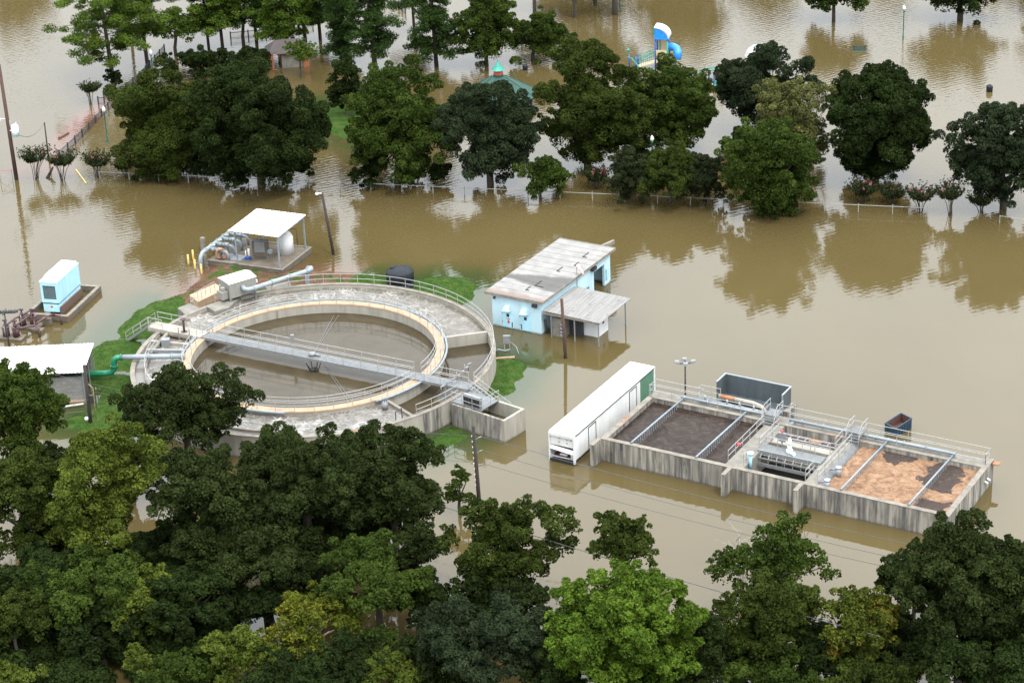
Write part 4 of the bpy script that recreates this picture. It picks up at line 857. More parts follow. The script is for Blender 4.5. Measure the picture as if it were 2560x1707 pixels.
for i, px in enumerate(((155, 878), (213, 822), (237, 938), (315, 998))):
    g_ = at(*cz(*px), 0)
    if b0 is None:
        b0 = thing('bollard', lab[0], 'bollard', g_, 0, 'yellow bollards by the pump pad'); MB().lathe([(.11, -1.5), (.11, 1.0), (.07, 1.07)], n=10).build('post', 'yellow', b0, True); MB().lathe([(.112, .62), (.112, .72)], n=10).build('band', 'globe', b0, True)
    else: dup(b0, g_, .5 * i, lab[i])
tag(MB().box(0, 0, 0, .45, .4, 1.5).build('meter_pedestal', 'concrete', loc=at(*cz(305, 720), 0), rot=(0, 0, SA)), 'grey pedestal box at the head of the pipe manifold', 'electric box')

# ------------------------------------------------------------------ generator in its kerbed basin
GR = R(-15.5); GO = at(*gz(342, 548), .5); GO.z = 0
q = thing('generator', 'tall light blue generator housing on a tank base inside a concrete kerb', 'generator', GO, GR)
m = MB(); m.box(.03, .05, .35, 1.8, 5.2, 1.25); m.build('fuel_tank', 'light_blue', q)
m = MB(); m.box(-.03, 0, 1.36, 1.86, .14, 1.7); m.box(-.03, 0, 3.25, 1.86, .14, 3.6); m.box(-.03, 0, 1.7, .2, .14, 3.25); m.box(1.63, 0, 1.7, 1.86, .14, 3.25); m.box(-.03, .14, 1.36, 1.86, 5.25, 3.6)
body = m.build('housing', 'light_blue', q)
MB().box(.2, .10, 1.7, 1.63, .135, 3.25).build('grille', 'dark_glass', body)
m = MB()
for i in range(6): m.box(1.861, .5 + i * .8, 1.5, 1.885, .54 + i * .8, 3.45)
m.build('panel_seam', 'light_blue_wall', body)
MB().box(-.06, -.03, 3.603, 1.89, 5.28, 3.72).build('roof', 'generator_top', q); MB().box(.08, .9, 3.72, 1.75, 5.1, 3.98).build('roof_hatch', 'generator_top', q)
m = MB()
for y_ in (1.5, 2.9): m.cyl((.75, y_, 3.98), (.75, y_, 4.02), .11, n=10)
m.build('vent_cap', 'iron_black', q)
m = MB(); m.box(.05, .02, 1.25, 1.8, .08, 1.36); m.box(1.80, .1, 1.26, 1.83, 5.2, 1.35); m.box(.1, .1, 1.25, 1.75, 5.1, 1.36); m.build('frame_gap', 'iron_black', q)
m = MB()
for i in range(5): m.box(1.801, .6 + i * 1.0, .45, 1.83, .72 + i * 1.0, 1.25)
m.build('tank_strap', 'light_blue_wall', q)
MB().cyl((.95, .045, .92), (.95, .02, .92), .15, n=4).build('badge', 'red_trim', q); MB().box(.45, .03, .86, .68, .048, .98).build('plate', 'sock', q)
q = thing('kerb_wall', 'low rectangular concrete kerb wall around the light blue generator', 'kerb wall', GO, GR)
x0, x1, y0, y1 = -1.3, 3.45, -1.5, 6.6
m = MB(); m.box(x0, y0, -1.5, x1, y0 + .35, .62); m.box(x1 - .35, y0 + .35, -1.5, x1, y1, .62); m.box(x0, y1 - .35, -1.5, x1 - .35, y1, .62); m.box(x0, y0 + .35, -1.5, x0 + .35, y1 - .35, .62)
m.build('wall', 'concrete_brown', q); m = MB(); m.box(x0 - .02, y0 - .02, .62, x1 + .02, y0 + .37, .68); m.box(x1 - .37, y0 + .37, .62, x1 + .02, y1 + .02, .68); m.box(x0 - .02, y1 - .37, .62, x1 - .37, y1 + .02, .68); m.box(x0 - .02, y0 + .37, .62, x0 + .37, y1 - .37, .68); m.build('coping', 'wall_top', q)
tag(MB().beam((GO + Vector((cos(GR) * 1.95, sin(GR) * 1.95, .5))) , GO + Vector((cos(GR) * 2.0 - sin(GR) * 5.1, sin(GR) * 2.0 + cos(GR) * 5.1, .5)), .12, .9).build('timber_plank', 'log'), 'brown plank on edge beside the light blue generator', 'plank')
q = thing('pump_cluster', 'dark maroon pumps and valves with pipes on concrete plinths left of the generator', 'pumps', GO, GR)
for i, (x_, y_) in enumerate(((-1.2, -6.1), (-.15, -6.0), (-.75, -3.3), (.35, -3.1))):
    m = MB(); m.cyl((x_, y_, .2), (x_, y_, 1.15), .36, n=14); m.cyl((x_, y_, 1.15), (x_, y_, 1.25), .42, n=14); m.cyl((x_, y_, 1.25), (x_, y_, 1.6), .16, n=10); m.cyl((x_, y_, 1.55), (x_ , y_, 2.0), .07, n=8); m.box(x_ - .22, y_ - .1, 1.85, x_ + .22, y_ + .1, 2.0)
    pu = m.build('pump', 'maroon', q, True); m = MB(); m.cyl((x_ - .35, y_ + .3, .4), (x_ - .35, y_ + .3, 1.75), .05, n=6); m.cyl((x_ + .1, y_ - .42, .2), (x_ + .1, y_ - .42, 1.5), .04, n=6); m.build('riser', 'silver' if i % 2 == 0 else 'maroon', pu, True)
m = MB(); m.box(-1.9, -6.8, -1.5, .7, -5.4, .22); m.box(-1.5, -4.0, -1.5, 1.2, -2.4, .22); m.box(.7, -4.5, -1.5, 1.9, -3.8, .35); m.box(1.1, -2.7, -1.5, 2.0, -2.2, .8); m.build('plinth', 'concrete_brown', q)
m = MB(); m.tube([(-.1, -6, .9), (.6, -5.2, .95), (1.4, -4.6, .95), (2.0, -5.2, .8), (2.05, -5.3, -.3)], .12, 8); m.tube([(.4, -3.1, .9), (1.1, -4.3, 1.0), (1.4, -4.6, .95)], .1, 8); m.tube([(1.4, -4.6, 1.1), (1.9, -3.0, 1.2), (2.1, -1.8, 1.0)], .1, 8); m.tube([(2.0, -1.9, .9), (2.9, -2.0, .9), (2.95, -2.1, -.3)], .12, 8); m.tube([(-1.2, -6.0, 1.3), (-.9, -4.6, 1.5), (-.75, -3.4, 1.3), (-.4, -2.0, 1.3), (-.2, -1.2, 1.0)], .1, 8); m.tube([(-.1, -6.0, 1.4), (.2, -4.5, 1.5), (.3, -3.2, 1.4)], .09, 8)
m.build('pipework', 'maroon', q, True)
tag(MB().box(0, 0, -.5, .55, .5, 1.15).build('orange_barrel', 'orange', loc=at(-22, 832, 0), rot=(0, 0, -.2)), 'orange box standing in the water at the far left edge', 'box')

# ------------------------------------------------------------------ shed at the left edge, and the green pipe to the tank
q = thing('pump_shed', 'grey block shed with a bright white corrugated roof at the left edge', 'shed', (-40.1, 186.4, 0))
corrugated(-12.5, -.0, -.15, 6.15, 3.45, .08, 34, 'white_roof', q)
m = MB(); m.box(-12.4, .35, -1.0, -.35, .55, 2.75); m.box(-12.4, 5.6, -1.0, -.35, 5.8, 3.2); m.box(-12.4, .55, -1.0, -12.2, 5.6, 3.2); m.build('wall', 'block_wall', q)
m = MB(); m.box(-12.4, .3, 3.1, -.2, .42, 3.35); m.box(-.25, .42, 3.2, -.13, 6.0, 3.4); m.build('frame', 'iron_black', q)
for x_, y_ in ((-.2, .2), (-.2, 5.9), (-4.0, .28), (-7.6, .28), (-.15, 3.0)): MB().box(x_ - .05, y_ - .05, -1, x_ + .05, y_ + .05, 3.2).build('post', 'galvanised', q)
m = MB(); m.box(-4.9, .1, .3, -.3, .2, .4); m.build('rail', 'tan_walkway', q)
MB().box(-11, 1.2, 2.4, -1.0, 4.5, 2.6).build('ceiling_frame', 'iron_black', q)
tag(MB().cyl(at(*gz(410, 1318), .25), at(*gz(655, 1283), .35), .09, n=8).build('white_pipe', 'white_paint', smooth=True), 'white plastic pipe lying along the wall of the block shed', 'pipe')
q = thing('feed_pipe', 'green pipe rising to a pale pipe that crosses into the round tank', 'pipe', (-38.1, 191.0, 0))
m = MB(); m.tube([(-12.5, 0, 2.9), (-5.2, 0, 2.85)], .28, 12); m.tube([(-6, .1, 1.0), (-.9, .05, 1.0), (-.35, 0, 1.1), (-.05, 0, 1.45), (0, 0, 2.0), (.05, 0, 2.35), (.35, 0, 2.62), (.8, 0, 2.66)], .29, 14); gp_ = m.build('riser', 'green_pipe', q, True)
m = MB(); m.cyl((-.02, 0, 1.75), (-.02, 0, 1.84), .36, n=14); m.cyl((.72, 0, 2.66), (.82, 0, 2.66), .36, n=14); m.build('flange', 'green_pipe', gp_, True)
m = MB(); m.cyl((.82, 0, 2.66), (6.9, -.35, 2.66), .25, n=14); pp_ = m.build('cross_pipe', 'pale_pipe', q, True); m = MB(); m.cyl((3.4, -.15, 2.66), (3.5, -.155, 2.66), .33, n=14); m.cyl((5.6, -.28, 2.66), (5.7, -.285, 2.66), .33, n=14); m.build('flange', 'pale_pipe', pp_, True)

# blue skip adrift
q = thing('blue_skip', 'small dented blue steel skip with rusty inside, adrift and tilted behind the basin', 'skip', (33.55, 172.95, -.6), R(28)); q.rotation_euler = (R(5), R(-6), R(40))
WB, LB, HB = 1.25, 2.2, 1.45
m = MB(); m.box(0, 0, 0, LB, WB, .06); m.box(0, 0, .06, LB, .05, HB); m.box(0, WB - .05, .06, LB, WB, HB); m.box(0, .05, .06, .05, WB - .05, HB); m.box(LB - .05, .05, .06, LB, WB - .05, HB)
for i in range(6): m.box(.15 + i * .36, -.05, .1, .22 + i * .36, 0, HB - .1)
m.build('shell', 'container_blue', q)
m = MB(); m.box(.051, .051, .07, LB - .051, .06, HB - .02); m.box(.051, WB - .06, .07, LB - .051, WB - .051, HB - .02); m.box(.051, .06, .07, .06, WB - .06, HB - .02); m.box(LB - .06, .06, .07, LB - .051, WB - .06, HB - .02); m.box(.06, .06, .3, LB - .06, WB - .06, .6); m.build('lining', 'container_inside', q)
m = MB(); m.box(-.03, -.03, HB, LB + .03, .06, HB + .06); m.box(-.03, WB - .06, HB, LB + .03, WB + .03, HB + .06); m.box(-.03, .06, HB, .06, WB - .06, HB + .06); m.box(LB - .06, .06, HB, LB + .03, WB - .06, HB + .06); m.build('rim', 'container_blue', q)
m = MB(); m.ball((1.4, .4, .75), .28, 8, .6); m.ball((.8, .3, .7), .2, 8, .6); m.build('rubbish', 'white_paint', q)
# ------------------------------------------------------------------ poles and wires
def pole(name, base, top, r0, r1, mat, label, cat, depth=1.5):
    b = at(*base, 0); h = hfor(top[0], top[1], b.y); t = at(top[0], top[1], h)
    q = thing(name, label, cat, b); d = (t - b); st = -d.normalized() * depth
    m = MB(); m.cyl(st, d, r0, r1, n=10); m.build('shaft', mat, q, True); return q, d
q, d = pole('utility_pole', (41.3, 448.4), (-3, 160), .26, .19, 'pole_wood', 'tall reddish utility pole carrying a transformer at the left edge', 'utility pole')
f = lambda k: d * k
m = MB(); c = f(.44) + Vector((.75, -.1, 0)); m.cyl(c + Vector((0, 0, -.85)), c + Vector((0, 0, .45)), .42, n=14); m.lathe([(.42, 0), (.3, .1), (.1, .14)], tuple(c + Vector((0, 0, .45))), 14); m.build('transformer', 'generator_top', q, True)
m = MB(); m.cyl(c + Vector((.2, 0, .55)), c + Vector((.2, 0, .85)), .06, n=8); m.box(c.x - .75, c.y - .08, c.z - .2, c.x - .4, c.y + .08, c.z - .1); m.cyl(f(.44) + Vector((.1, 0, .4)), f(.44) + Vector((.1, 0, 1.1)), .12, n=8); m.build('bushing', 'globe', q)
m = MB(); k_ = f(.53); m.cyl(k_ + Vector((-.2, 0, 0)), k_ + Vector((-1.0, -.1, .1)), .04, n=6); m.ball(k_ + Vector((-.95, -.1, -.1)), .22, 8); m.build('lamp', 'globe', q)
tp = q.location + c + Vector((.3, 0, -.7))
q, d = pole('utility_pole', (833.9, 636), (805, 484), .17, .14, 'pole_dark', 'leaning dark pole with a pale lamp head behind the round tank', 'utility pole')
m = MB(); m.tube([d + Vector((0, 0, -.2)), d + Vector((-.15, -.1, .1)), d + Vector((-.45, -.3, .15))], .06, 6); m.ball(d + Vector((-.5, -.3, .1)), .22, 8, .7); m.build('lamp_head', 'globe', q, True)
pole('utility_pole', (1414, 895), (1404, 747), .19, .15, 'pole_wood', 'reddish brown wooden pole standing in front of the grey shelter', 'utility pole')
q, d4 = pole('utility_pole', (227, 1062.5), (210.5, 912.6), .2, .16, 'pole_dark', 'dark utility pole with meter can beside the white roofed block shed', 'utility pole')
p4 = q.location.copy(); m = MB(); m.ball(d4 * .12 + Vector((-.3, -.1, .0)), .2, 8); m.build('meter_can', 'globe', q); m = MB(); k_ = d4 * .45; m.box(k_.x + .15, k_.y - .15, k_.z - .5, k_.x + .5, k_.y + .15, k_.z + .3); m.build('switch_box', 'iron_black', q)
m = MB(); k_ = d4 * .62; m.tube([k_ + Vector((.2, 0, .4)), k_ + Vector((.55, 0, .0)), k_ + Vector((.5, 0, -3.2))], .05, 6); m.build('conduit', 'tan_walkway', q, True)
q, d5 = pole('utility_pole', (1201, 1290), (1182.5, 1064), .2, .15, 'pole_dark', 'dark utility pole with three pale insulators rising from the trees below the outlet box', 'utility pole')
p5 = q.location.copy(); att5 = []
for i, yy in enumerate((1098, 1132, 1166)):
    h = hfor(1196, yy, p5.y); k_ = d5 * (h / d5.z); e = k_ + Vector((.62, -.05, .28)); att5.append(p5 + e)
    m = MB(); m.beam(k_ + Vector((.1, 0, 0)), e, .07, .07); m.cyl(e + Vector((-.25, 0, -.1)), e, .06, .04, n=8); m.build('insulator', 'galvanised', q)
m = MB(); 
for i in range(10): k_ = d5 * (.35 + .06 * i); m.box(k_.x - .2, k_.y - .16, k_.z, k_.x - .14, k_.y - .08, k_.z + .1)
m.build('climbing_step', 'globe', q)
q, d = pole('short_pole', (121, 391), (110.8, 306), .1, .08, 'pole_dark', 'short dark post left of the flooded red path, with a drooping service wire', 'post')
sp = q.location + d
def wire(a, b, sag, label, r=.016, n=18, parent=None):
    m = MB(); m.tube([a.lerp(b, i / n) - Vector((0, 0, sag * 4 * (i / n) * (1 - i / n))) for i in range(n + 1)], r, 5)
    return tag(m.build('power_line', 'wire'), label, 'wire', 'overhead wires')
wire(tp, sp, .9, 'service wire drooping from the transformer to the short post', .03)
rt = [(2640, 1432), (2640, 1478), (2640, 1502)]; at4 = [.70, .58, .44]
nm_ = ['topmost', 'middle', 'lowest']
for i in range(3):
    a4 = p4 + d4 * at4[i] + Vector((.2, 0, 0)); lf = at(-60, (870, 990, 1085)[i], 6.0)
    wire(att5[i], at(*rt[i], att5[i].z), .7, nm_[i] + ' wire running right from the pole with insulators over the brown water', .02)
    wire(a4, att5[i], .8, nm_[i] + ' wire between the shed pole and the pole with insulators')
    wire(lf, a4, .2, nm_[i] + ' wire leaving the left edge to the shed pole')
wire(at(1060, 1250, 7.0), at(2200, 1590, 7.0), .3, 'dark thick wire nearest the camera, crossing behind the bright green tree', .03)
# flood-light poles
def flood_pole(base, top, n, label, spread):
    b = at(*base, 0); h = hfor(top[0], top[1], b.y); q = thing('flood_light', label, 'light pole', b)
    m = MB(); m.cyl((0, 0, -1.5), (0, 0, h), .09, .07, n=8); m.box(-spread, -.05, h - .25, spread, .05, h - .17); m.box(-.05, -spread * .7, h - .12, .05, spread * .7, h - .05); m.build('pole', 'iron_black', q, True)
    for i in range(n):
        x_ = -spread + 2 * spread * i / (n - 1) if n > 4 else (-spread, spread, 0, 0)[i]; y_ = 0 if n > 4 else (0, 0, -spread * .7, spread * .7)[i]
        MB().hexa([(x_ - .26, y_ - .15, h - .16), (x_ + .26, y_ - .15, h - .16), (x_ + .26, y_ + .2, h - .1), (x_ - .26, y_ + .2, h - .1), (x_ - .2, y_ - .1, h + .04), (x_ + .2, y_ - .1, h + .04), (x_ + .2, y_ + .15, h + .08), (x_ - .2, y_ + .15, h + .08)]).build('lamp', 'grey_steel' if n == 4 else 'iron_black', q)
    return q
flood_pole((1713.5, 1002), (1710.5, 903), 4, 'light pole with four floodlights standing behind the concrete basin', .75)
flood_pole((23.5, 868), (12.8, 778), 5, 'dark light pole with a row of floodlights above the white shed roof', 1.1)

# ------------------------------------------------------------------ park edge: chain-link fence, iron fences, lamp posts
fa = at(248, 430, .85); fb = at(2318, 520, .85)
q = thing('chain_link_fence', 'long chain-link fence with its rail just above the flood before the park trees', 'fence', Vector((fa.x, fa.y, 0)))
d = Vector((fb.x - fa.x, fb.y - fa.y, 0)); Lf = d.length; n = round(Lf / 3.75)
MB().cyl((0, 0, .85), (d.x, d.y, .85), .036, n=6).build('top_rail', 'fence_grey', q)
pst = MB().cyl((0, 0, -1.5), (0, 0, .95), .055, n=6).build('post', 'fence_grey', q); rgf = np.random.default_rng(3)
for i in range(1, n + 1): c = dup_mesh(pst, q, d * (i / n)); c.scale.z = 1 + .12 * rgf.random()
fc = at(2500, 540, .85); fd = at(2640, 560, .85)
q = thing('chain_link_fence', 'short piece of chain-link fence at the far right edge below the dark tree', 'fence', Vector((fc.x, fc.y, 0))); d = fd - fc
MB().cyl((0, 0, .85), (d.x, d.y, .85), .035, n=6).build('top_rail', 'fence_grey', q); p_ = MB().cyl((0, 0, -1.5), (0, 0, .95), .045, n=6).build('post', 'fence_grey', q); dup_mesh(p_, q, (d.x * .6, d.y * .6, 0))
q = thing('chain_link_gate', 'chain-link gate with crossed braces standing in water at the left edge', 'gate', at(*z1(5, 1480), 0))
m = MB(); g2 = at(*z1(105, 1480), 0) - q.location; gx_ = g2.length
for x_ in (0, 1): m.cyl((g2.x * x_, g2.y * x_, -1), (g2.x * x_, g2.y * x_, 1.5), .04, n=6)
m.cyl((0, 0, 1.35), (g2.x, g2.y, 1.35), .03, n=6); m.cyl((0, 0, .1), (g2.x, g2.y, 1.2), .02, n=6); m.cyl((0, 0, 1.2), (g2.x, g2.y, .1), .02, n=6); m.build('gate_frame', 'galvanised', q); MB().cyl((0, 0, 1.4), (g2.x, g2.y, 1.4), .025, n=6).build('tape', 'red_trim', q)
def iron_fence(pts, label, h=.85, sp=2.5):
    w_ = [at(*p, h) for p in pts]; o = Vector((w_[0].x, w_[0].y, 0)); q = thing('iron_fence', label, 'fence', o)
    lp = [Vector((p.x, p.y, 0)) - o for p in w_]; m = MB(); m.tube([p + Vector((0, 0, h)) for p in lp], .05, 5); m.tube([p + Vector((0, 0, .1)) for p in lp], .03, 5); m.build('rail', 'iron_black', q)
    m = MB()
    for p in resample(lp, False, .16): m.box(p.x - .012, p.y - .012, -.5, p.x + .012, p.y + .012, h)
    m.build('pickets', 'iron_black', q)
    p0 = None
    for p in resample(lp, False, sp):
        if p0 is None: p0 = MB().box(-.08, -.08, -1.2, .08, .08, h + .2).build('post', 'iron_black', q); p0.location = p
        else: dup_mesh(p0, q, p)
    return q
iron_fence([z1(482, 1236), z1(543, 1185), z1(640, 1092), z1(735, 997), z1(825, 902), z1(905, 822), z1(985, 745)], 'black iron fence along the right side of the flooded red path')
iron_fence([z1(1028, 690), z1(1105, 625), z1(1185, 552), z1(1220, 505), z1(1270, 452), z1(1340, 372)], 'black iron fence running on from the path towards the pines')
iron_fence([z1(798, 800), z1(845, 800), z1(845, 755), z1(930, 690)], 'short black iron fence with a corner around the pine at the path')
iron_fence([z1(1880, 270), z1(2091, 250), (720, 66), (781, 50)], 'long low black fence in the water behind the brick hut')
iron_fence([(960, 4), (990, 4), (1013, 20)], 'black fence corner standing in bright water among the pines', sp=1.6)
LP_ = [((269, 355), (259.6, 266), 'green lamp post with white globe beside the iron fence, nearest the left poles'), ((385, 208), (377, 128.6), 'green lamp post with white globe below the pine trunks'), ((604, 252), (600, 164), 'lamp post with only its white globe showing above the dark tree'), ((1631, 433), (1627.4, 346), 'lamp post with its white globe between dark tree and shrubs'), ((2257.6, 95.8), (2256, 2), 'green lamp post standing alone in open water near the top right'), ((1550, 18), (1548, -72), 'green lamp post cut by the top edge beside bare trunks')]
lp0 = None
for b_, t_, lab in LP_:
    b = at(*b_, 0); h = hfor(*t_, b.y)
    if lp0 is None:
        lp0 = thing('lamp_post', lab, 'street lamp', b, 0, 'green park lamp posts'); H0 = h
        MB().lathe([(.11, -1.5), (.11, .3), (.075, .5), (.06, h - .95), (.12, h - .9), (.16, h - .72)], n=10).build('column', 'green_post', lp0, True)
        MB().lathe([(.15, h - .72), (.24, h - .5), (.2, h - .25), (.1, h - .12), (.03, h)], n=12).build('globe', 'globe', lp0, True)
    else: dup(lp0, b, 0, lab)

# park furniture
def prk(name, label, cat, px, rz=0, group=None): return thing(name, label, cat, at(*px, 0), rz, group)
q = prk('park_bench', 'dark green slatted park bench half under water in the open flood at top right', 'bench', (2148, 128), R(-12))
m = MB()
for i in range(5): m.box(-.95, .15 + .03 * i, .05 + i * .13, .95, .19 + .03 * i, .15 + i * .13)
m.build('backrest', 'bench_green', q); m = MB()
for i in range(3): m.box(-.95, -.45 + i * .18, -.03, .95, -.3 + i * .18, .03)
m.build('seat', 'bench_green', q)
for x_ in (-.7, .7): MB().hexa([(x_ - .08, .13, -.4), (x_ + .08, .13, -.4), (x_ + .08, .2, -.4), (x_ - .08, .2, -.4), (x_ - .08, .25, .68), (x_ + .08, .25, .68), (x_ + .08, .32, .68), (x_ - .08, .32, .68)]).build('leg', 'iron_black', q)
for px, lab, s_ in (((2473.5, 229), 'black litter bin with domed lid standing in open brown water at right', 1.0), ((1313, 175), 'black litter bin near the small tree left of the playground', .85)):
    q = prk('litter_bin', lab, 'litter bin', px, 0, 'park litter bins'); MB().lathe([(.38 * s_, -.8), (.42 * s_, .45 * s_), (.44 * s_, .5 * s_)], n=14).build('drum', 'black_plastic', q, True); MB().lathe([(.44 * s_, .5 * s_), (.4 * s_, .7 * s_), (.2 * s_, .88 * s_), (.05, .92 * s_)], n=14).build('lid', 'black_plastic', q, True)
tag(MB().beam(at(*z1(620, 1385), .05), at(*z1(702, 1496), .05), .11, .08).build('yellow_plank', 'yellow'), 'yellow plank floating at the left end of the chain-link fence', 'plank')
tag(MB().cyl(at(*z1(480, 1130), .08), at(*z1(558, 1085), .08), .16, .13, n=8).build('drift_log', 'log', smooth=True), 'reddish log lying on the flooded red path', 'log')
m = MB(); m.cyl(at(*z1(385, 1462), -.1), at(*z1(432, 1365), 1.0), .22, .12, n=8); tag(m.build('broken_trunk', 'pole_dark', smooth=True), 'broken dark trunk leaning in the water between two left shrubs', 'log')
q = prk('orange_barrier', 'orange plastic barrier floating beyond the first pine at left', 'barrier', (236, 102)); m = MB(); m.hexa([(-.95, -.2, -.3), (.95, -.2, -.3), (.95, .2, -.3), (-.95, .2, -.3), (-.85, -.08, .45), (.85, -.08, .45), (.85, .08, .45), (-.85, .08, .45)]); m.build('body', 'orange', q)
# gazebo
gb = at(1249, 262, 0); q = thing('gazebo', 'octagonal gazebo with a green metal roof and small red cupola, behind the trees', 'gazebo', gb, R(22.5))
MB().lathe([(4.9, 1.25), (4.95, 1.4), (1.0, 3.75), (.75, 3.8)], n=8).build('roof', 'gazebo_roof', q); m = MB()
for k in range(8):
    a = pi / 4 * k; m.cyl((4.95 * cos(a), 4.95 * sin(a), 1.43), (.9 * cos(a), .9 * sin(a), 3.82), .07, n=6)
m.build('ridge', 'gazebo_roof', q)
cu = MB().lathe([(.62, 3.7), (.62, 4.7)], n=8).build('cupola', 'red_trim', q); MB().lathe([(.85, 4.68), (.5, 5.1), (.08, 5.75), (.02, 6.1)], n=8).build('cupola_roof', 'play_green', cu)
MB().lathe([(.7, 3.85), (.7, 4.15)], n=8).build('collar', 'gazebo_roof', cu)
for k in range(8): a = pi / 4 * k; MB().box(4.4 * cos(a) - .12, 4.4 * sin(a) - .12, -1.5, 4.4 * cos(a) + .12, 4.4 * sin(a) + .12, 1.4).build('post', 'iron_black' if k % 2 else 'globe', q)
# brick hut
hb = at(722, 162, 0); q = thing('brick_hut', 'small park hut with brown roof and orange brick corner piers beneath the pines', 'hut', hb, R(9))
MB().add([(-3.0, -2.0, 2.2), (2.9, -2.0, 2.2), (2.9, 2.2, 2.2), (-3.0, 2.2, 2.2), (-1.6, .1, 3.6), (1.6, .1, 3.6)], [(0, 1, 5, 4), (2, 3, 4, 5), (3, 0, 4), (1, 2, 5), (0, 3, 2, 1)]).build('roof', 'hut_roof', q)
MB().box(-1.0, -1.5, -1.5, 2.3, 1.6, 2.195).build('wall', 'concrete', q)
for x_, y_ in ((-2.5, -1.6), (2.3, -1.6), (-2.5, 1.5)): MB().box(x_ - .4, y_ - .3, -1.5, x_ + .4, y_ + .3, 2.195).build('pier', 'brick_orange', q)
MB().box(-1.6, -1.6, 1.95, 1.9, -1.55, 2.19).build('lintel', 'red_trim', q)
# play tower
pb = at(1657, 172, 0); q = thing('play_tower', 'blue and green playground tower with a curved white roof and tube slide', 'playground', pb, R(-14))
for x_, y_, c_, z_ in ((-.85, -.7, 'play_navy', 4.6), (.75, -.7, 'play_green', 4.6), (-.85, 1.0, 'play_navy', 5.0), (.75, 1.0, 'play_navy', 4.6), (-.5, 1.0, 'play_green', 4.9)): MB().cyl((x_, y_, -1), (x_, y_, z_), .12, n=8).build('post', c_, q, True)
ar = [(-.95 + 1.95 * sin(pi / 2 * i / 8), 4.45 + 1.45 * cos(pi / 2 * i / 8)) for i in range(9)]
m = MB(); vs = [(x_, -.95, z_) for x_, z_ in ar] + [(x_, 1.3, z_) for x_, z_ in ar] + [(x_ * .9 - .05, -.95, z_ - .12) for x_, z_ in ar] + [(x_ * .9 - .05, 1.3, z_ - .12) for x_, z_ in ar]
m.add(vs, [(i, i + 1, 10 + i, 9 + i) for i in range(8)] + [(18 + i, 27 + i, 28 + i, 19 + i) for i in range(8)] + [(i, 18 + i, 19 + i, i + 1) for i in range(8)] + [(9 + i, 10 + i, 28 + i, 27 + i) for i in range(8)]); m.build('roof', 'play_roof', q)
MB().add([(x_, -.9, z_ - .05) for x_, z_ in ar] + [(-.95, -.9, 4.4), (x_, -.9, 4.4)] + [(x_, -.82, z_ - .05) for x_, z_ in ar] + [(-.95, -.82, 4.4)], [tuple(range(9)) + (9,), tuple(range(19, 10, -1))]).build('gable', 'play_blue', q)
MB().box(-1.0, -1.0, 4.3, 1.05, -.85, 4.45).build('beam', 'play_blue', q); MB().box(-1.02, -.95, 4.7, -.9, 1.3, 5.85).build('side_panel', 'play_green', q)
MB().box(-.8, -.78, 1.0, .7, -.7, 2.75).build('barrier_panel', 'play_tan', q); m = MB()
for i in range(5): m.box(-.5 + i * .22, -.8, 1.3, -.42 + i * .22, -.782, 2.4)
m.build('panel_slot', 'concrete_brown', q); MB().box(-.8, .95, 2.2, .7, 1.0, 4.2).build('barrier_panel', 'play_tan', q); MB().box(-.8, -.7, 1.0, .7, .95, 1.1).build('deck', 'grating', q)
m = MB(); m.tube([(.8, .2, 3.0), (1.5, .1, 3.0), (1.9, -.1, 2.85), (2.15, -.5, 2.5), (2.1, -.9, 1.6)], .52, 14); m.build('tube_slide', 'play_blue', q, True); MB().tube([(1.75, -.15, 2.6), (2.15, -.3, 2.45), (2.2, -.7, 2.1)], .5, 12).build('slide_bend', 'play_green', q, True)
m = MB()
for y_ in (-.6, .9):
    for z_ in (2.6, 2.05): m.cyl((-.9, y_, z_), (-3.4, y_, z_ - 1.2), .05, n=6)
    for i in range(8): m.cyl((-1.1 - .28 * i, y_, 2.5 - .134 * i), (-1.1 - .28 * i, y_, 1.2 - .13 * i), .025, n=5)
m.build('bridge_rail', 'play_green', q); MB().hexa([(-3.4, -.6, .1), (-.9, -.6, .95), (-.9, .9, .95), (-3.4, .9, .1), (-3.4, -.6, .2), (-.9, -.6, 1.05), (-.9, .9, 1.05), (-3.4, .9, .2)]).build('bridge_deck', 'play_tan', q)
for x_, y_, c_ in ((-3.5, -.7, 'play_navy'), (-3.5, .9, 'play_navy'), (-4.6, .3, 'play_navy')): MB().cyl((x_, y_, -1), (x_, y_, 1.7), .11, n=8).build('post', c_, q, True)
m = MB(); m.cyl((-4.0, -.9, 1.5), (-2.9, -1.4, .5), .09, n=6); m.cyl((-4.8, .2, 1.4), (-3.9, -.8, 1.5), .07, n=6); m.ball((-4.7, .3, 2.3), .22); m.build('climber', 'play_green', q)
# second piece of play equipment, and the faded canopy
q = prk('play_climber', 'green arched climbing frame with navy posts partly behind trees right of the tower', 'playground', (1785, 226), R(-10)); m = MB()
m.tube([(-2.0, .5, 2.1), (-1.2, .5, 2.5), (0, .5, 2.6), (.8, .5, 2.2), (1.3, .5, 2.3)], .09, 6); m.tube([(-2.0, 1.4, 2.1), (-1.2, 1.4, 2.5), (0, 1.4, 2.6), (.8, 1.4, 2.2)], .07, 6); m.build('arch_bar', 'play_green', q, True)
for x_, y_ in ((-.7, .6), (0, -.1), (.95, .8)): MB().cyl((x_, y_, -1), (x_, y_, 2.3 + .3 * y_), .12, n=8).build('post', 'play_navy', q, True)
MB().box(.15, -.15, -.3, .6, -.08, 1.3).build('panel', 'play_green', q); MB().box(-.9, -.2, .3, 1.2, 1.4, .42).build('deck', 'play_tan', q)
q = prk('play_canopy', 'faded white ribbed playground canopy mostly hidden behind the dark tree', 'playground', (1906, 172), 0)
MB().lathe([(2.3, 1.8), (2.0, 2.5), (1.3, 3.0), (.5, 3.25), (.05, 3.3)], n=12).build('canopy_top', 'play_roof', q)
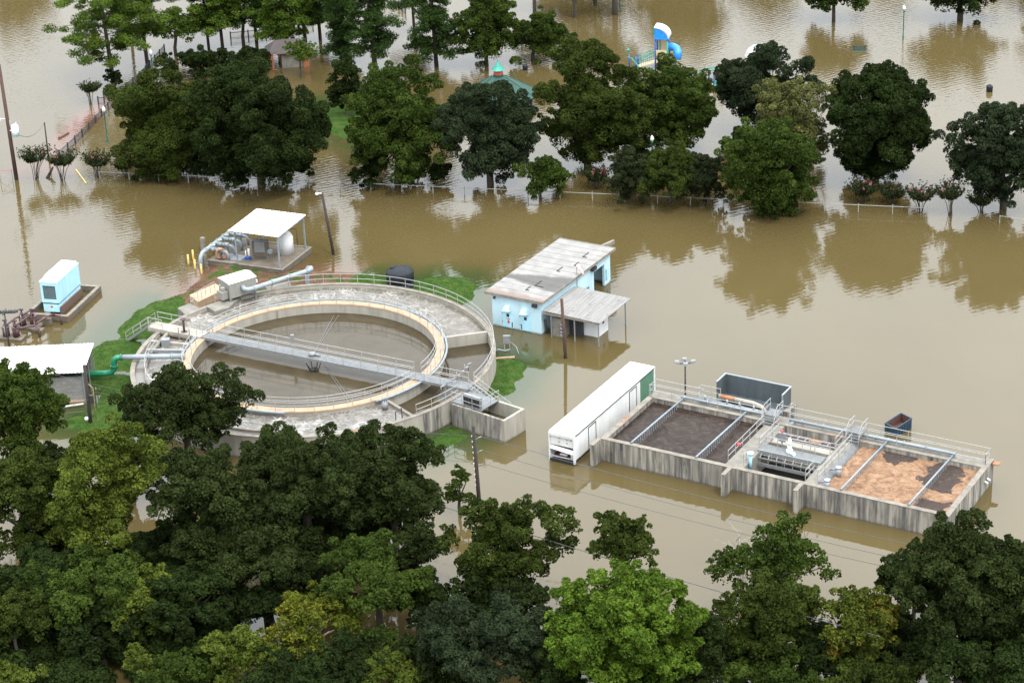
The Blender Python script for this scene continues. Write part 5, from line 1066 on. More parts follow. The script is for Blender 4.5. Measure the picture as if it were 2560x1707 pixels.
for k in range(4): a = pi / 2 * k + .5; MB().cyl((1.7 * cos(a), 1.7 * sin(a), -1), (1.7 * cos(a), 1.7 * sin(a), 2.4), .1, n=8).build('post', 'play_green', q, True)
m = MB()
for k in range(12): a = 2 * pi * k / 12; m.tube([(2.32 * cos(a), 2.32 * sin(a), 1.85), (2.03 * cos(a), 2.03 * sin(a), 2.55), (1.32 * cos(a), 1.32 * sin(a), 3.05), (.5 * cos(a), .5 * sin(a), 3.3)], .04, 5)
m.build('rib', 'generator_top', q)
q = prk('play_arch', 'green and red playground arch just showing over the round dark tree', 'playground', (2196, 222), 0); MB().tube([(-1.2, 0, -1), (-1.0, 0, 1.6), (-.3, 0, 2.35), (.5, 0, 2.4), (1.1, 0, 1.6), (1.2, 0, -1)], .16, 8).build('arch', 'play_green', q, True); MB().ball((-.7, 0, 2.2), .25).build('knob', 'red_plastic', q)
# ------------------------------------------------------------------ trees
def unit(v): return v / (np.linalg.norm(v, axis=-1, keepdims=True) + 1e-9)
def px_tree(cx, cy, rx, ry, base=None, hc=None, clear=1.2):
    """photo crown ellipse (2352-px) -> base point, crown centre height, horizontal and vertical radius, in metres"""
    c = P(cx, cy)
    if base is not None: B = at(*P(*base), 0); h = hfor(c[0], c[1], B.y)
    else:
        h = hc or 6.0
        for _ in range(6):
            p = at(*c, h); s = ppm(p) / 1.08844; Rr = rx / s; dp = atan2(CAM_H - h, p.y)
            b = sqrt(max((ry / s) ** 2 - (Rr * sin(dp)) ** 2, (.5 * Rr * cos(dp)) ** 2)) / cos(dp)
            if hc is None: h = b + clear
        B = Vector((p.x, p.y, 0))
    p = at(*c, h); s = ppm(p) / 1.08844; Rr = rx / s; dp = atan2(CAM_H - h, p.y)
    b = sqrt(max((ry / s) ** 2 - (Rr * sin(dp)) ** 2, (.5 * Rr * cos(dp)) ** 2)) / cos(dp)
    return B, p, Rr, b
NLEAF = [0]; LSC = .70
def tree(name, label, cat, cx, cy, rx, ry, leaf, base=None, hc=None, clear=1.2, nl=26, lr=.36, ls=.40, dens=1.0, bark='bark', group=None, seed=None, lobes=None, tr=None, fill=.35, down=.55, shell=.62, trunk=True, limbs=9, zcut=-.8, jag=.25, sub=9):
    seed = seed if seed is not None else abs(int(cx * 7 + cy * 13)); rg = np.random.default_rng(seed)
    if group == PK: nl = int(nl * 1.4); lr *= .88; zcut = -1.0; down = .8; cy += 4; ry *= 1.05
    B, p, Rr, b = px_tree(cx, cy, rx, ry, base, hc, clear)
    q = thing(name, label, cat, B, 0, group)
    Rr *= 1.17 if group == PK and 'round' not in name else 1.09; b *= 1.04
    c0 = np.array([p.x - B.x, p.y - B.y, p.z]); rad = np.array([Rr, Rr * .92, b])
    d = unit(rg.normal(size=(nl * 3, 3))); d = d[d[:, 2] > zcut][:nl]; k = len(d)
    inner = rg.random(k) < fill
    rr = np.where(inner, rg.uniform(.15, .5, k), rg.uniform(shell, .80, k)); LC = c0 + d * rad * rr[:, None]
    LR = lr * (Rr * Rr * b) ** (1 / 3) * rg.uniform(.7, 1.15, k)
    if lobes is not None:
        LC = np.concatenate([LC, c0 + np.array([l[:3] for l in lobes]) * rad]); LR = np.concatenate([LR, np.array([l[3] for l in lobes]) * Rr])
    # every lobe is broken into a handful of sprays
    SC_, SR_ = [], []
    for lc, r_ in zip(LC, LR):
        dd = unit(rg.normal(size=(sub, 3))); dd[:, 2] = np.where(rg.random(sub) < .7, np.abs(dd[:, 2]), dd[:, 2])
        SC_.append(lc + dd * r_ * rg.uniform(.55, 1.0 + jag, (sub, 1))); SR_.append(r_ * rg.uniform(.24, .46, sub))
    cw = np.concatenate([np.full(len(LC), .45)] + [np.full(len(x), 1.0) for x in SR_])
    SC_ = np.concatenate([LC] + SC_); SR_ = np.concatenate([LR * .8] + SR_)
    ls = ls * LSC; area = 4 * pi * SR_ ** 2; cnt = np.maximum((area * cw * dens / (.42 * ls * ls * .62)).astype(int), 8)
    w_ = np.repeat(np.arange(len(SC_)), cnt); n = len(w_)
    dd = unit(rg.normal(size=(n, 3))); dd[:, 2] = np.where(dd[:, 2] < -down, -dd[:, 2], dd[:, 2])
    rj = SR_[w_] * (.62 + .45 * rg.random(n) ** .7); C = SC_[w_] + dd * rj[:, None] * np.array([1, 1, .85])
    N = dd * .55 + np.array([0, 0, .40]) + rg.normal(size=(n, 3)) * .72
    keep = C[:, 2] > .05; C, N = C[keep], N[keep]; n = len(C)
    ln = ls * rg.uniform(.65, 1.25, n); V, F = kites(C, N, ln, ln * rg.uniform(.5, .75, n), rg)
    NLEAF[0] += n
    fast_mesh('crown', V, F, leaf, q)
    if trunk:
        m = MB(); tr = tr or max(.14, min(.42, Rr * .06)); zt = max(c0[2] - b * .35, .8); topc = Vector((c0[0] * .6, c0[1] * .6, zt))
        m.tube([(0, 0, -1.4), (topc.x * .25 + rg.normal() * .1, topc.y * .25, zt * .35), (topc.x * .7, topc.y * .7 + rg.normal() * .1, zt * .75), tuple(topc)], tr * 1.15, 8, tr * .7)
        o_ = np.argsort(-LR)[:limbs]
        for i in o_:
            e = Vector(LC[i]); a = topc * rg.uniform(.75, 1.0); mid = a.lerp(e, .5) + Vector((rg.normal() * .25, rg.normal() * .25, .3))
            m.tube([a, mid, e], tr * .55, 5, tr * .12)
        m.build('trunk', bark, q, True)
    return q
PK = 'trees in the flooded park'; FG = 'trees in the foreground wood'
# park row behind the chain-link fence
tree('broadleaf_tree', 'leafy olive green tree leftmost of the big trees behind the chain-link fence', 'tree', 372, 290, 100, 122, 'leaf_olive', (392, 398), group=PK, ls=.36, nl=34, dens=1.1)
tree('oak_tree', 'very wide dark green oak whose crown touches the olive tree at left', 'tree', 595, 285, 152, 140, 'leaf_dark', (600, 428), group=PK, nl=44, ls=.38, lr=.30)
tree('ivy_clump', 'dark ivy clump hanging to the water under the left oak at the fence', 'shrub', 540, 395, 38, 42, 'leaf_dark', (540, 432), nl=14, ls=.34, zcut=-1, trunk=False)
tree('ivy_clump', 'narrow dark ivy clump just right of a fence post under the left oak', 'shrub', 640, 392, 34, 40, 'leaf_dark', (640, 428), nl=12, ls=.34, zcut=-1, trunk=False)
tree('broadleaf_tree', 'big mid green tree with upright sprays, right of the gap in the park row', 'tree', 918, 278, 112, 128, 'leaf_mid', (912, 420), group=PK, nl=40, ls=.38, lr=.30, jag=.4)
tree('ivy_clump', 'ivy clump at the foot of the mid green tree on the fence', 'shrub', 845, 395, 40, 45, 'leaf_dark', (845, 432), nl=12, ls=.34, zcut=-1, trunk=False)
tree('oak_tree', 'grey green oak with a clear dark trunk in front of the gazebo', 'tree', 1122, 301, 110, 114, 'leaf_oak_grey', (1127, 424), group=PK, nl=40, ls=.36, lr=.30)
tree('oak_tree', 'broad olive brown tree in front of the playground tower', 'tree', 1352, 246, 125, 138, 'leaf_olive', (1350, 385), group=PK, nl=44, ls=.36, lr=.28, dens=1.05)
tree('broadleaf_tree', 'dark green tree with a slim bare trunk right of the playground tower', 'tree', 1545, 236, 96, 106, 'leaf_mid', (1545, 345), group=PK, nl=36, ls=.38, lr=.32)
tree('fence_bush', 'bright green bush growing through the chain-link fence below the olive tree', 'shrub', 1245, 408, 58, 48, 'leaf_mid', (1243, 458), nl=20, ls=.36, zcut=-.9)
for cx, cy, rx, ry, lb in ((935, 402, 30, 28, 'small dark shrub at the fence under the mid green tree'), (1005, 402, 38, 22, 'dull low shrub at the fence left of the grey green oak'), (470, 380, 40, 34, 'dark shrub between the two left trees at the waterline'), (700, 385, 34, 30, 'dark shrub under the right side of the wide oak'), (1480, 352, 55, 30, 'dark shrub in shade under the two trees by the playground'), (1700, 330, 45, 32, 'dark shrub left of the leaning tree in the shade')):
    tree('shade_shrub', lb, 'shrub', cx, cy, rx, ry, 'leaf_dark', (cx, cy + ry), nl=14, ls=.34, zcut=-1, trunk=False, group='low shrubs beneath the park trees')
for (cx, cy, rx, ry, bx, by, lf, lb) in ((1445, 408, 62, 56, 1445, 462, 'leaf_myrtle', 'tallest left shrub of the olive thicket along the fence'), (1535, 400, 75, 58, 1540, 464, 'leaf_olive', 'middle shrub of the olive thicket along the fence'), (1625, 415, 58, 52, 1628, 468, 'leaf_myrtle', 'right shrub of the olive thicket beside the drooping green tree')):
    tree('thicket_shrub', lb, 'shrub', cx, cy, rx, ry, lf, (bx, by), group='shrubs along the park fence', nl=26, ls=.30, zcut=-.8, down=.6, jag=.5)
tree('oak_tree', 'dark tree in front of the faded playground canopy', 'tree', 1765, 198, 118, 92, 'leaf_oak_grey', (1755, 305), group=PK, nl=36, ls=.36, lr=.30)
tree('willow_tree', 'pale yellow green willow left of the round dark tree', 'tree', 1825, 285, 82, 105, 'leaf_willow', (1830, 410), group=PK, nl=26, ls=.36, lr=.30, dens=.7, bark='bark_pale', down=.9, jag=.6)
tree('tangled_tree', 'tall mid green tree leaning over the chain-link fence, its foliage trailing to the water', 'tree', 1765, 375, 100, 112, 'leaf_mid', (1790, 488), group=PK, nl=34, ls=.38, lr=.30, zcut=-1.0, down=.8, jag=.5)
tree('vine_bush', 'bright green vine-covered bush standing in water at the foot of the leaning tree', 'shrub', 1805, 442, 65, 52, 'leaf_mid', (1805, 492), nl=18, ls=.36, zcut=-1, trunk=False, down=.9)
tree('round_tree', 'large dense dark green tree with a perfectly rounded crown', 'tree', 2018, 282, 121, 130, 'leaf_dark', (2010, 415), group=PK, nl=70, ls=.38, lr=.24, fill=.15, shell=.72, dens=1.1, jag=.1)
tree('oak_tree', 'dark oak at the right edge with a thick pale trunk behind the fence', 'tree', 2300, 350, 112, 110, 'leaf_oak_grey', (2305, 478), group=PK, nl=42, ls=.38, lr=.28, jag=.4)
tree('magnolia_tree', 'small pointed dark magnolia standing on the grass island', 'tree', 794, 200, 37, 66, 'leaf_dark', (797, 272), nl=22, ls=.42, lr=.38, lobes=[(0, 0, .95, .3), (0, 0, .7, .45), (.7, 0, -.5, .3), (-.75, 0, -.4, .3)])
tree('maple_tree', 'upright bright maple left of the playground, its top cut by the frame', 'tree', 1110, 62, 70, 86, 'leaf_mid', (1118, 150), nl=34, ls=.40, lr=.34, jag=.5)
tree('small_tree', 'small spreading tree with a short trunk right of the maple', 'tree', 1240, 78, 65, 52, 'leaf_mid', (1223, 138), nl=22, ls=.38, lr=.38)
tree('dark_bush', 'dark bush in shade under the pines behind the lamp post', 'shrub', 432, 150, 62, 34, 'leaf_dark', (432, 182), nl=18, ls=.36, zcut=-1, trunk=False)
tree('dark_bush', 'wide dark bush in shade left of the brick hut', 'shrub', 545, 150, 70, 28, 'leaf_dark', (545, 176), nl=18, ls=.36, zcut=-1, trunk=False)
tree('palm_bush', 'dark spiky bush around the foot of the first pine', 'shrub', 262, 180, 22, 20, 'leaf_dark', (262, 198), nl=10, ls=.5, zcut=-1, trunk=False)
# dead branches in the willow
def bare_tree(label, base, tops, mat='bark_pale', name='dead_tree', r=.09):
    B = at(*P(*base), 0); q = thing(name, label, 'dead tree', B); m = MB(); rg = np.random.default_rng(4)
    for (tx, ty) in tops:
        c = P(tx, ty); h = hfor(c[0], c[1], B.y); e = at(*c, h) - B; s_ = Vector((e.x * .25, 0, e.z * .45)); m.tube([(0, 0, -1), s_, s_.lerp(e, .55) + Vector((rg.normal() * .2, rg.normal() * .3, 0)), e], r, 6, r * .25)
        for k in range(7):
            a = s_.lerp(e, rg.uniform(.2, .95)); m.tube([a, a + Vector((rg.normal() * .5, rg.normal() * .4, rg.uniform(.5, 1.0))), a + Vector((rg.normal() * .9, rg.normal() * .6, rg.uniform(.9, 1.7)))], r * .4, 5, r * .12)
    m.build('branches', mat, q, True)
bare_tree('bleached bare branches between the willow and the round tree', (1862, 345), [(1838, 215), (1862, 200), (1890, 205), (1902, 225), (1850, 235), (1880, 240)], r=.12)
# crepe myrtles along the fence
def myrtle(label, cx, cy, rx, ry, base, pink=0, seed=1):
    rg = np.random.default_rng(seed * 11 + 3); B = at(*P(*base), 0); c = P(cx, cy); h = hfor(*c, B.y); p = at(*c, h) - B; s = ppm(B) / 1.08844; Rr = rx / s; b = ry / s * .95
    q = thing('crepe_myrtle', label, 'shrub', B, 0, 'crepe myrtle shrubs along the fence'); m = MB(); tips = []
    for i in range(9):
        a = rg.uniform(0, 2 * pi); e = Vector((p.x + Rr * .75 * cos(a) * rg.uniform(.3, 1), p.y + Rr * .6 * sin(a), p.z - b * .35)); m.tube([(rg.normal() * .15, rg.normal() * .15, -1.2), (e.x * .45, e.y * .45, e.z * .5), e], .045, 5, .03); tips.append(e)
    m.build('stem', 'bark', q, True); C, N, LN = [], [], []
    for i in range(90):                                            # upright leafy shoots
        a = rg.uniform(0, 2 * pi); r_ = sqrt(rg.random()); o = np.array([p.x + Rr * .62 * r_ * cos(a), p.y + Rr * .6 * r_ * sin(a), p.z - b * (.75 - .25 * r_)]); tdir = unit(np.array([cos(a) * r_ * 1.15, sin(a) * r_ * 1.15, 1.0])); Ls = b * rg.uniform(.7, 2.05) * (1.05 - .25 * r_)
        k = 18; t = rg.random(k); C.append(o + tdir * (t * Ls)[:, None] + rg.normal(size=(k, 3)) * .1); N.append(rg.normal(size=(k, 3))); LN.append(rg.uniform(.2, .34, k))
    C, N, LN = np.concatenate(C), np.concatenate(N), np.concatenate(LN); V, F = kites(C, N, LN, LN * .55, rg); fast_mesh('crown', V, F, 'leaf_myrtle', q)
    if pink:
        k = max(2, int(pink * .45)); a = rg.uniform(0, 2 * pi, k); r_ = np.sqrt(rg.random(k)); ce = np.stack([p.x + Rr * .9 * r_ * np.cos(a), p.y + Rr * .8 * r_ * np.sin(a), p.z + b * (.75 - .5 * r_) * rg.uniform(.5, 1.1, k)], 1)
        C = np.repeat(ce, 14, 0) + rg.normal(size=(14 * k, 3)) * .09; V, F = kites(C, rg.normal(size=(14 * k, 3)), np.full(14 * k, .14), np.full(14 * k, .11), rg); fast_mesh('blossom', V, F, 'pink', q)
Q1 = lambda a, b: (z1(a, b)[0] / 1.08844, z1(a, b)[1] / 1.08844); Q4 = lambda a, b: (z4p(a, b)[0] / 1.08844, z4p(a, b)[1] / 1.08844); Q3 = lambda a, b: (z3p(a, b)[0] / 1.08844, z3p(a, b)[1] / 1.08844)
for i, (zf, cx, cy, rx, ry, bx, by, pk, lb) in enumerate((
    (Q1, 275, 1262, 110, 85, 290, 1468, 5, 'bushy crepe myrtle nearest the transformer pole'), (Q1, 505, 1292, 115, 75, 510, 1472, 2, 'spreading crepe myrtle beside the short pole'),
    (Q1, 800, 1300, 105, 80, 800, 1450, 3, 'crepe myrtle where the chain-link fence rail begins'), (Q1, 1010, 1335, 85, 60, 1030, 1450, 0, 'low crepe myrtle under the left edge of the olive tree'), (Q1, 735, 712, 75, 50, 745, 850, 0, 'lone slender crepe myrtle in open water left of the iron fence corner'), (Q1, 1240, 1390, 90, 45, 1240, 1465, 0, 'small shaded crepe myrtle between the first big trees'),
    (Q4, 695, 1360, 95, 82, 690, 1470, 22, 'pink flowering crepe myrtle just below the round dark tree'), (Q4, 910, 1395, 90, 55, 910, 1480, 3, 'dull green crepe myrtle second from left at the right end of the fence'), (Q4, 1112, 1400, 100, 78, 1110, 1540, 24, 'crepe myrtle covered in pale pink flowers above the end of the fence'), (Q4, 1318, 1388, 95, 80, 1320, 1560, 7, 'tall stemmed crepe myrtle with one deep pink bloom'), (Q4, 1545, 1440, 85, 65, 1545, 1540, 0, 'loose crepe myrtle beside the trunk of the right dark oak'),
    (Q3, 690, 1425, 105, 75, 690, 1540, 18, 'pink flowering crepe myrtle left of the olive thicket'))):
    cx, cy = zf(cx, cy); bx, by = zf(bx, by); sc_ = 1.08844 * (3.267 if zf is not Q4 else 2.903); myrtle(lb, cx, cy, rx / sc_, ry / sc_, (bx, by), pk, i)
# pines
def pine(label, base, topx, H, tiers, leaf='leaf_pine', r=.3, seed=1, low=5.0, spread=3.6, dens=1.0):
    B = at(*P(*base), 0); rg = np.random.default_rng(seed * 5 + 1); q = thing('pine_tree', label, 'pine tree', B, 0, 'tall pines at the top of the flood')
    s = ppm(B) / 1.08844; dx = topx / s; m = MB(); m.tube([(0, 0, -1.4), (dx * .3, 0, H * .3), (dx * .6, .1, H * .6), (dx, 0, H)], r, 8, r * .35); C, N, LN, W = [], [], [], []
    for i in range(tiers):
        f_ = i / (tiers - 1); z_ = low + (H - low) * f_; Lb = spread * (1 - .75 * f_ ** 1.6) * rg.uniform(.6, 1.1); a = rg.uniform(0, 2 * pi); nb = 4
        for k in range(nb):
            aa = a + 2 * pi * k / nb + rg.normal() * .4; L_ = Lb * rg.uniform(.6, 1.1); o = np.array([dx * z_ / H, 0, z_]); e = o + np.array([L_ * cos(aa), L_ * sin(aa), rg.uniform(-.8, .5)])
            m.tube([o, (o + e) / 2 + np.array([0, 0, .25]), e], .06, 4, .025)
            for t_ in (.4, .6, .8, 1.0):
                cc = o + (e - o) * t_ + rg.normal(size=3) * .35; rr = rg.uniform(.65, 1.15) * (1.1 - .3 * f_); kk = int(250 * dens * rr)
                dd = unit(rg.normal(size=(kk, 3))); C.append(cc + dd * rr * rg.random((kk, 1)) ** .5 * np.array([1.15, 1.15, .55])); N.append(dd * .4 + rg.normal(size=(kk, 3)) * .6 + np.array([0, 0, .5])); LN.append(rg.uniform(.3, .5, kk))
    C, N, LN = map(np.concatenate, (C, N, LN)); V, F = kites(C, N, LN, LN * .32, rg); NLEAF[0] += len(C)
    m.build('trunk', 'bark_pine', q, True); fast_mesh('crown', V, F, leaf, q)
PN = [((262, 195), -12, 19, 13, 'leaf_pine', .34, 4.6, 7.6, 'wide pine leftmost of the group, with long branches to the left'), ((340, 155), -8, 19, 11, 'leaf_pine', .3, 6.0, 4.6, 'second pine from the left behind the iron fence'), ((303, 98), -6, 20, 9, 'leaf_pine', .24, 7.0, 4.0, 'slim pine behind the two left pines'),
      ((480, 112), -5, 19, 11, 'leaf_pine', .22, 3.6, 4.2, 'dark thin pine left of the brick hut'), ((512, 112), -6, 20, 11, 'leaf_pine', .26, 4.0, 4.0, 'pine second left of the brick hut'), ((590, 100), -5, 19, 10, 'leaf_pine_dark', .26, 4.0, 4.0, 'pine standing just behind the left end of the long low fence'), ((642, 122), -6, 18, 12, 'leaf_pine', .26, 3.2, 3.6, 'bright pine directly in front of the brick hut roof'), ((703, 105), -8, 20, 10, 'leaf_pine', .28, 4.5, 3.6, 'pine at the right corner of the brick hut'), ((736, 92), -4, 20, 11, 'leaf_pine_dark', .26, 3.2, 3.4, 'pine right of the hut with drooping low boughs'), ((788, 135), -6, 19, 12, 'leaf_pine_dark', .36, 1.8, 2.6, 'pine wrapped in leaves low down above the magnolia'), ((863, 165), -12, 20, 12, 'leaf_pine_dark', .38, 3.8, 3.4, 'thick trunked pine standing alone in bright water'), ((952, 75), -4, 19, 9, 'leaf_pine_dark', .22, 5.0, 3.2, 'thin pine between the bright water and the fence corner'), ((1003, 152), -8, 19, 13, 'leaf_pine_dark', .32, 2.6, 3.0, 'dark pine left of the maple with low side boughs')]
for i, (b_, tx, H, ti, lf, r_, lo, spd, lb) in enumerate(PN): pine(lb, b_, tx, H, ti, lf, r_, i + 1, lo, spd)
for i, (cx, cy, rx, ry, lb) in enumerate(((560, 30, 60, 30, 'young pine showing yellow green tufts between trunks'), (405, 60, 60, 45, 'half hidden young pine right of the second pine'), (660, 55, 45, 40, 'lime green young pine above the brick hut'), (690, 120, 34, 30, 'low pine bough clump right of the hut wall'))):
    tree('young_pine', lb, 'pine tree', cx, cy, rx, ry, 'leaf_pine', (cx, cy + 75 - i * 6), nl=14, ls=.42, lr=.34, dens=.6, bark='bark_pine', jag=.5, fill=.2)
# trees whose crowns stand above the frame: trunks and reflections only
for cx, by, H, Rr_, tr_, lf, lb in ((1228, 30, 9, 3.0, .25, 'leaf_mid', 'thin trunk at the top edge right of the maple'), (1319, 40, 9.5, 3.2, .27, 'leaf_dark', 'slim dark trunk at the top edge over brown water'), (1414, 33, 10, 3.8, .42, 'leaf_dark', 'thick pale trunk at the top edge left of the lamp post'), (1368, 12, 10, 3.6, .3, 'leaf_dark', 'short stub of trunk at the top edge between two others'), (1915, 46, 8.5, 4.6, .25, 'leaf_mid', 'tree trunk at the top edge above the park bench'), (2205, 44, 9, 5.4, .42, 'leaf_dark', 'thick forked trunk at the top edge near the lone lamp post'), (2440, 30, 9, 5.2, .4, 'leaf_dark', 'tree beyond the top right corner mirrored in the water'), (1560, -70, 12, 7.5, .4, 'leaf_dark', 'broad tree beyond the top edge mirrored above the playground'), (1330, -90, 12, 7, .4, 'leaf_dark', 'tree beyond the top edge mirrored left of the playground'), (20, -75, 11, 6, .4, 'leaf_dark', 'tree beyond the top left corner mirrored in the water'), (1760, -120, 11, 5.5, .4, 'leaf_dark', 'tree beyond the top edge mirrored right of the playground'), (2040, -150, 11, 6, .4, 'leaf_dark', 'tree far beyond the top edge left of the lone lamp post'), (2330, -120, 10, 6, .4, 'leaf_dark', 'tree far beyond the top edge right of the forked trunk')):
    B = at(*P(cx, by), 0); cyp = None; s = ppm(B) / 1.08844; zc = H - Rr_ * .75
    cpx = cx - zc * s * .02; cpy = by - zc * s * .93
    tree('park_tree', lb, 'tree', cpx, cpy, Rr_ * s, Rr_ * .85 * s, lf, (cx, by), nl=26, ls=.55, lr=.34, tr=tr_, group='trees cut off by the top edge', limbs=6)

# ------------------------------------------------------------------ foreground wood
def fg(name, lb, *a, **k): return tree(name, lb, 'tree', *a, group=FG, **k)
fg('broadleaf_tree', 'mid green tree at the left edge just below the block shed', 35, 955, 95, 112, 'leaf_mid', nl=34, ls=.36, hc=8)
fg('oak_tree', 'dark oak in front of the round tank, overlapping its left rim', 422, 948, 142, 80, 'leaf_oak', nl=40, ls=.34, lr=.27, hc=6.5, jag=.4, dens=.85, lobes=[(.55, 0, .75, .32), (.2, 0, .9, .3), (-.75, 0, -.35, .32), (.85, 0, .3, .25)])
fg('lime_tree', 'tall lime green tree with many rounded boughs left of the dark oaks', 250, 1150, 140, 160, 'leaf_lime', nl=40, ls=.36, lr=.26, hc=8.5, jag=.35, dens=.8, lobes=[(.3, 0, .95, .25), (.75, 0, .7, .25), (-.1, 0, .8, .25)])
fg('olive_tree', 'olive green tree at the left edge below the leftmost green tree', 65, 1165, 115, 130, 'leaf_olive', nl=34, ls=.36, lr=.28, hc=7.5)
fg('oak_tree', 'huge dark oak in the middle of the foreground, below the round tank', 700, 1120, 185, 148, 'leaf_oak', nl=60, ls=.36, lr=.22, hc=9, jag=.35)
fg('oak_tree', 'dark oak left of the biggest one, below the tank rim', 490, 1165, 150, 135, 'leaf_oak', nl=46, ls=.36, lr=.25, hc=8.5, jag=.35)
fg('oak_tree', 'dark oak right of the biggest one, beside the pole with insulators', 900, 1110, 125, 140, 'leaf_oak', nl=44, ls=.36, lr=.26, hc=8.5, jag=.3)
fg('oak_tree', 'lower dark oak under the biggest one in the shaded middle', 600, 1270, 150, 95, 'leaf_oak', nl=36, ls=.36, lr=.27, hc=6)
fg('oak_tree', 'small dark oak beside the bright gap of water', 955, 1255, 60, 90, 'leaf_oak', nl=22, ls=.36, lr=.33, hc=5)
fg('broadleaf_tree', 'mid green tree below the lime green one on the left', 215, 1345, 150, 80, 'leaf_mid', nl=34, ls=.36, lr=.28, hc=5.5)
fg('small_tree', 'yellow green small tree with a visible forked trunk at lower left', 322, 1385, 95, 82, 'leaf_lime', (338, 1500), nl=26, ls=.34, lr=.30, bark='bark_pale', dens=.9, zcut=-.3)
fg('small_tree', 'rounded olive tree cut by the left edge near the bottom', 28, 1425, 70, 78, 'leaf_olive', nl=26, ls=.34, hc=4.5)
fg('sapling', 'narrow bright green tree in front of the dark oaks', 483, 1265, 58, 80, 'leaf_mid', nl=20, ls=.36, lr=.34, hc=5)
fg('yellow_tree', 'yellowing thin tree with grey branches near the bottom', 705, 1445, 118, 92, 'leaf_yellow', (712, 1555), nl=28, ls=.34, lr=.25, dens=.6, bark='bark_pale', limbs=16, jag=.6, zcut=-.2)
fg('broadleaf_tree', 'green tree with a domed top right of the yellowing tree', 865, 1335, 135, 105, 'leaf_mid', nl=38, ls=.36, lr=.26, hc=6, jag=.35)
fg('bush_tree', 'yellow olive bushy tree at the bottom left of the yellowing one', 560, 1500, 105, 78, 'leaf_lime', nl=30, ls=.34, lr=.28, hc=4)
fg('sapling', 'small rounded green tree right of the yellowing tree', 866, 1470, 44, 36, 'leaf_mid', nl=14, ls=.34, lr=.36, hc=4)
fg('oak_tree', 'grey olive tree filling the lower middle', 1110, 1475, 165, 115, 'leaf_oak_grey', nl=46, ls=.36, lr=.24, hc=6, jag=.4)
fg('olive_tree', 'olive green tall tree with separate boughs reaching right over the water', 1150, 1260, 120, 110, 'leaf_olive', (1160, 1420), nl=30, ls=.36, lr=.26, jag=.4, dens=.9, lobes=[(.5, 0, .85, .22), (1.0, 0, .45, .28), (1.25, 0, .5, .2), (-.9, 0, .2, .25), (.9, 0, -.1, .28), (-.3, 0, .9, .25)])
fg('sapling', 'spindly dark tree beside the pole with insulators', 1052, 1122, 34, 42, 'leaf_mid', (1058, 1180), nl=10, ls=.38, lr=.34, jag=.6)
fg('broadleaf_tree', 'rounded olive green tree behind the brightest tree', 1430, 1250, 80, 72, 'leaf_olive', nl=28, ls=.36, lr=.29, hc=8, jag=.4)
fg('lime_tree', 'largest brightest green tree at the bottom centre', 1428, 1445, 195, 172, 'leaf_bright', nl=105, ls=.36, lr=.19, hc=8, jag=.35, fill=.3, zcut=-1)
fg('broadleaf_tree', 'dark green tree just right of the brightest tree', 1605, 1490, 62, 105, 'leaf_dark', nl=26, ls=.36, lr=.30, hc=5.5)
fg('broadleaf_tree', 'blue green tree with grey twigs in open water below the basin', 1770, 1300, 115, 105, 'leaf_mid', nl=30, ls=.38, lr=.24, hc=7.5, jag=.5, dens=.75, lobes=[(.35, 0, .9, .3), (-.9, 0, -.2, .24), (.9, 0, -.1, .26)])
fg('olive_tree', 'olive tree in front of the blue green tree below the basin', 1768, 1420, 118, 120, 'leaf_olive', nl=40, ls=.36, lr=.25, hc=6.5, jag=.35)
fg('amber_tree', 'tree with orange tinged top right of the olive tree', 1970, 1455, 95, 105, 'leaf_amber', nl=32, ls=.36, lr=.28, hc=5.5, jag=.4)
fg('oak_tree', 'huge dark oak at the lower right, in front of the basin corner', 2215, 1350, 160, 145, 'leaf_oak', nl=60, ls=.36, lr=.23, hc=9, jag=.4, lobes=[(-.2, 0, .95, .22), (.1, 0, 1.0, .2)])
fg('oak_tree', 'dark oak cut by the right edge beside the huge one', 2365, 1380, 120, 135, 'leaf_oak', nl=46, ls=.36, lr=.26, hc=8.5, jag=.4)
fg('oak_tree', 'dark oak in the bottom right corner', 2230, 1530, 170, 90, 'leaf_dark', nl=44, ls=.36, lr=.26, hc=5)
fg('bush_tree', 'pale green bush tree at the bottom below the olive tree', 1775, 1545, 125, 58, 'leaf_mid', nl=34, ls=.36, lr=.27, hc=3.6)
fg('bush_tree', 'olive bush tree at the bottom below the orange tinged tree', 1985, 1568, 120, 50, 'leaf_olive', nl=28, ls=.36, lr=.28, hc=3.2)
fg('bush_tree', 'yellow green bush at the bottom middle', 905, 1550, 85, 42, 'leaf_lime', nl=22, ls=.34, lr=.30, hc=3.2)
fg('bush_tree', 'green bush at the bottom edge right of the vine thicket', 400, 1555, 90, 45, 'leaf_mid', nl=22, ls=.34, lr=.30, hc=3.0)
fg('sapling', 'slim yellow green sapling at the bottom left beside the forked tree', 322, 1520, 32, 48, 'leaf_lime', nl=12, ls=.34, lr=.36, hc=3.4)
fg('bush_tree', 'yellow green bush in the bottom left corner', 40, 1570, 75, 35, 'leaf_lime', nl=18, ls=.34, lr=.30, hc=3)
fg('broadleaf_tree', 'dark tree between the grey olive tree and the brightest tree', 1265, 1540, 80, 70, 'leaf_dark', nl=24, ls=.36, hc=4.5)
fg('broadleaf_tree', 'shaded tree behind the yellow green forked tree', 420, 1390, 110, 80, 'leaf_dark', nl=30, ls=.36, lr=.28, hc=5)
fg('broadleaf_tree', 'shaded tree at the far left between the olive trees', 75, 1330, 115, 75, 'leaf_dark', nl=30, ls=.36, lr=.28, hc=5.5)
fg('broadleaf_tree', 'shaded tree below the domed tree', 800, 1530, 110, 70, 'leaf_dark', nl=28, ls=.36, lr=.28, hc=3.6)
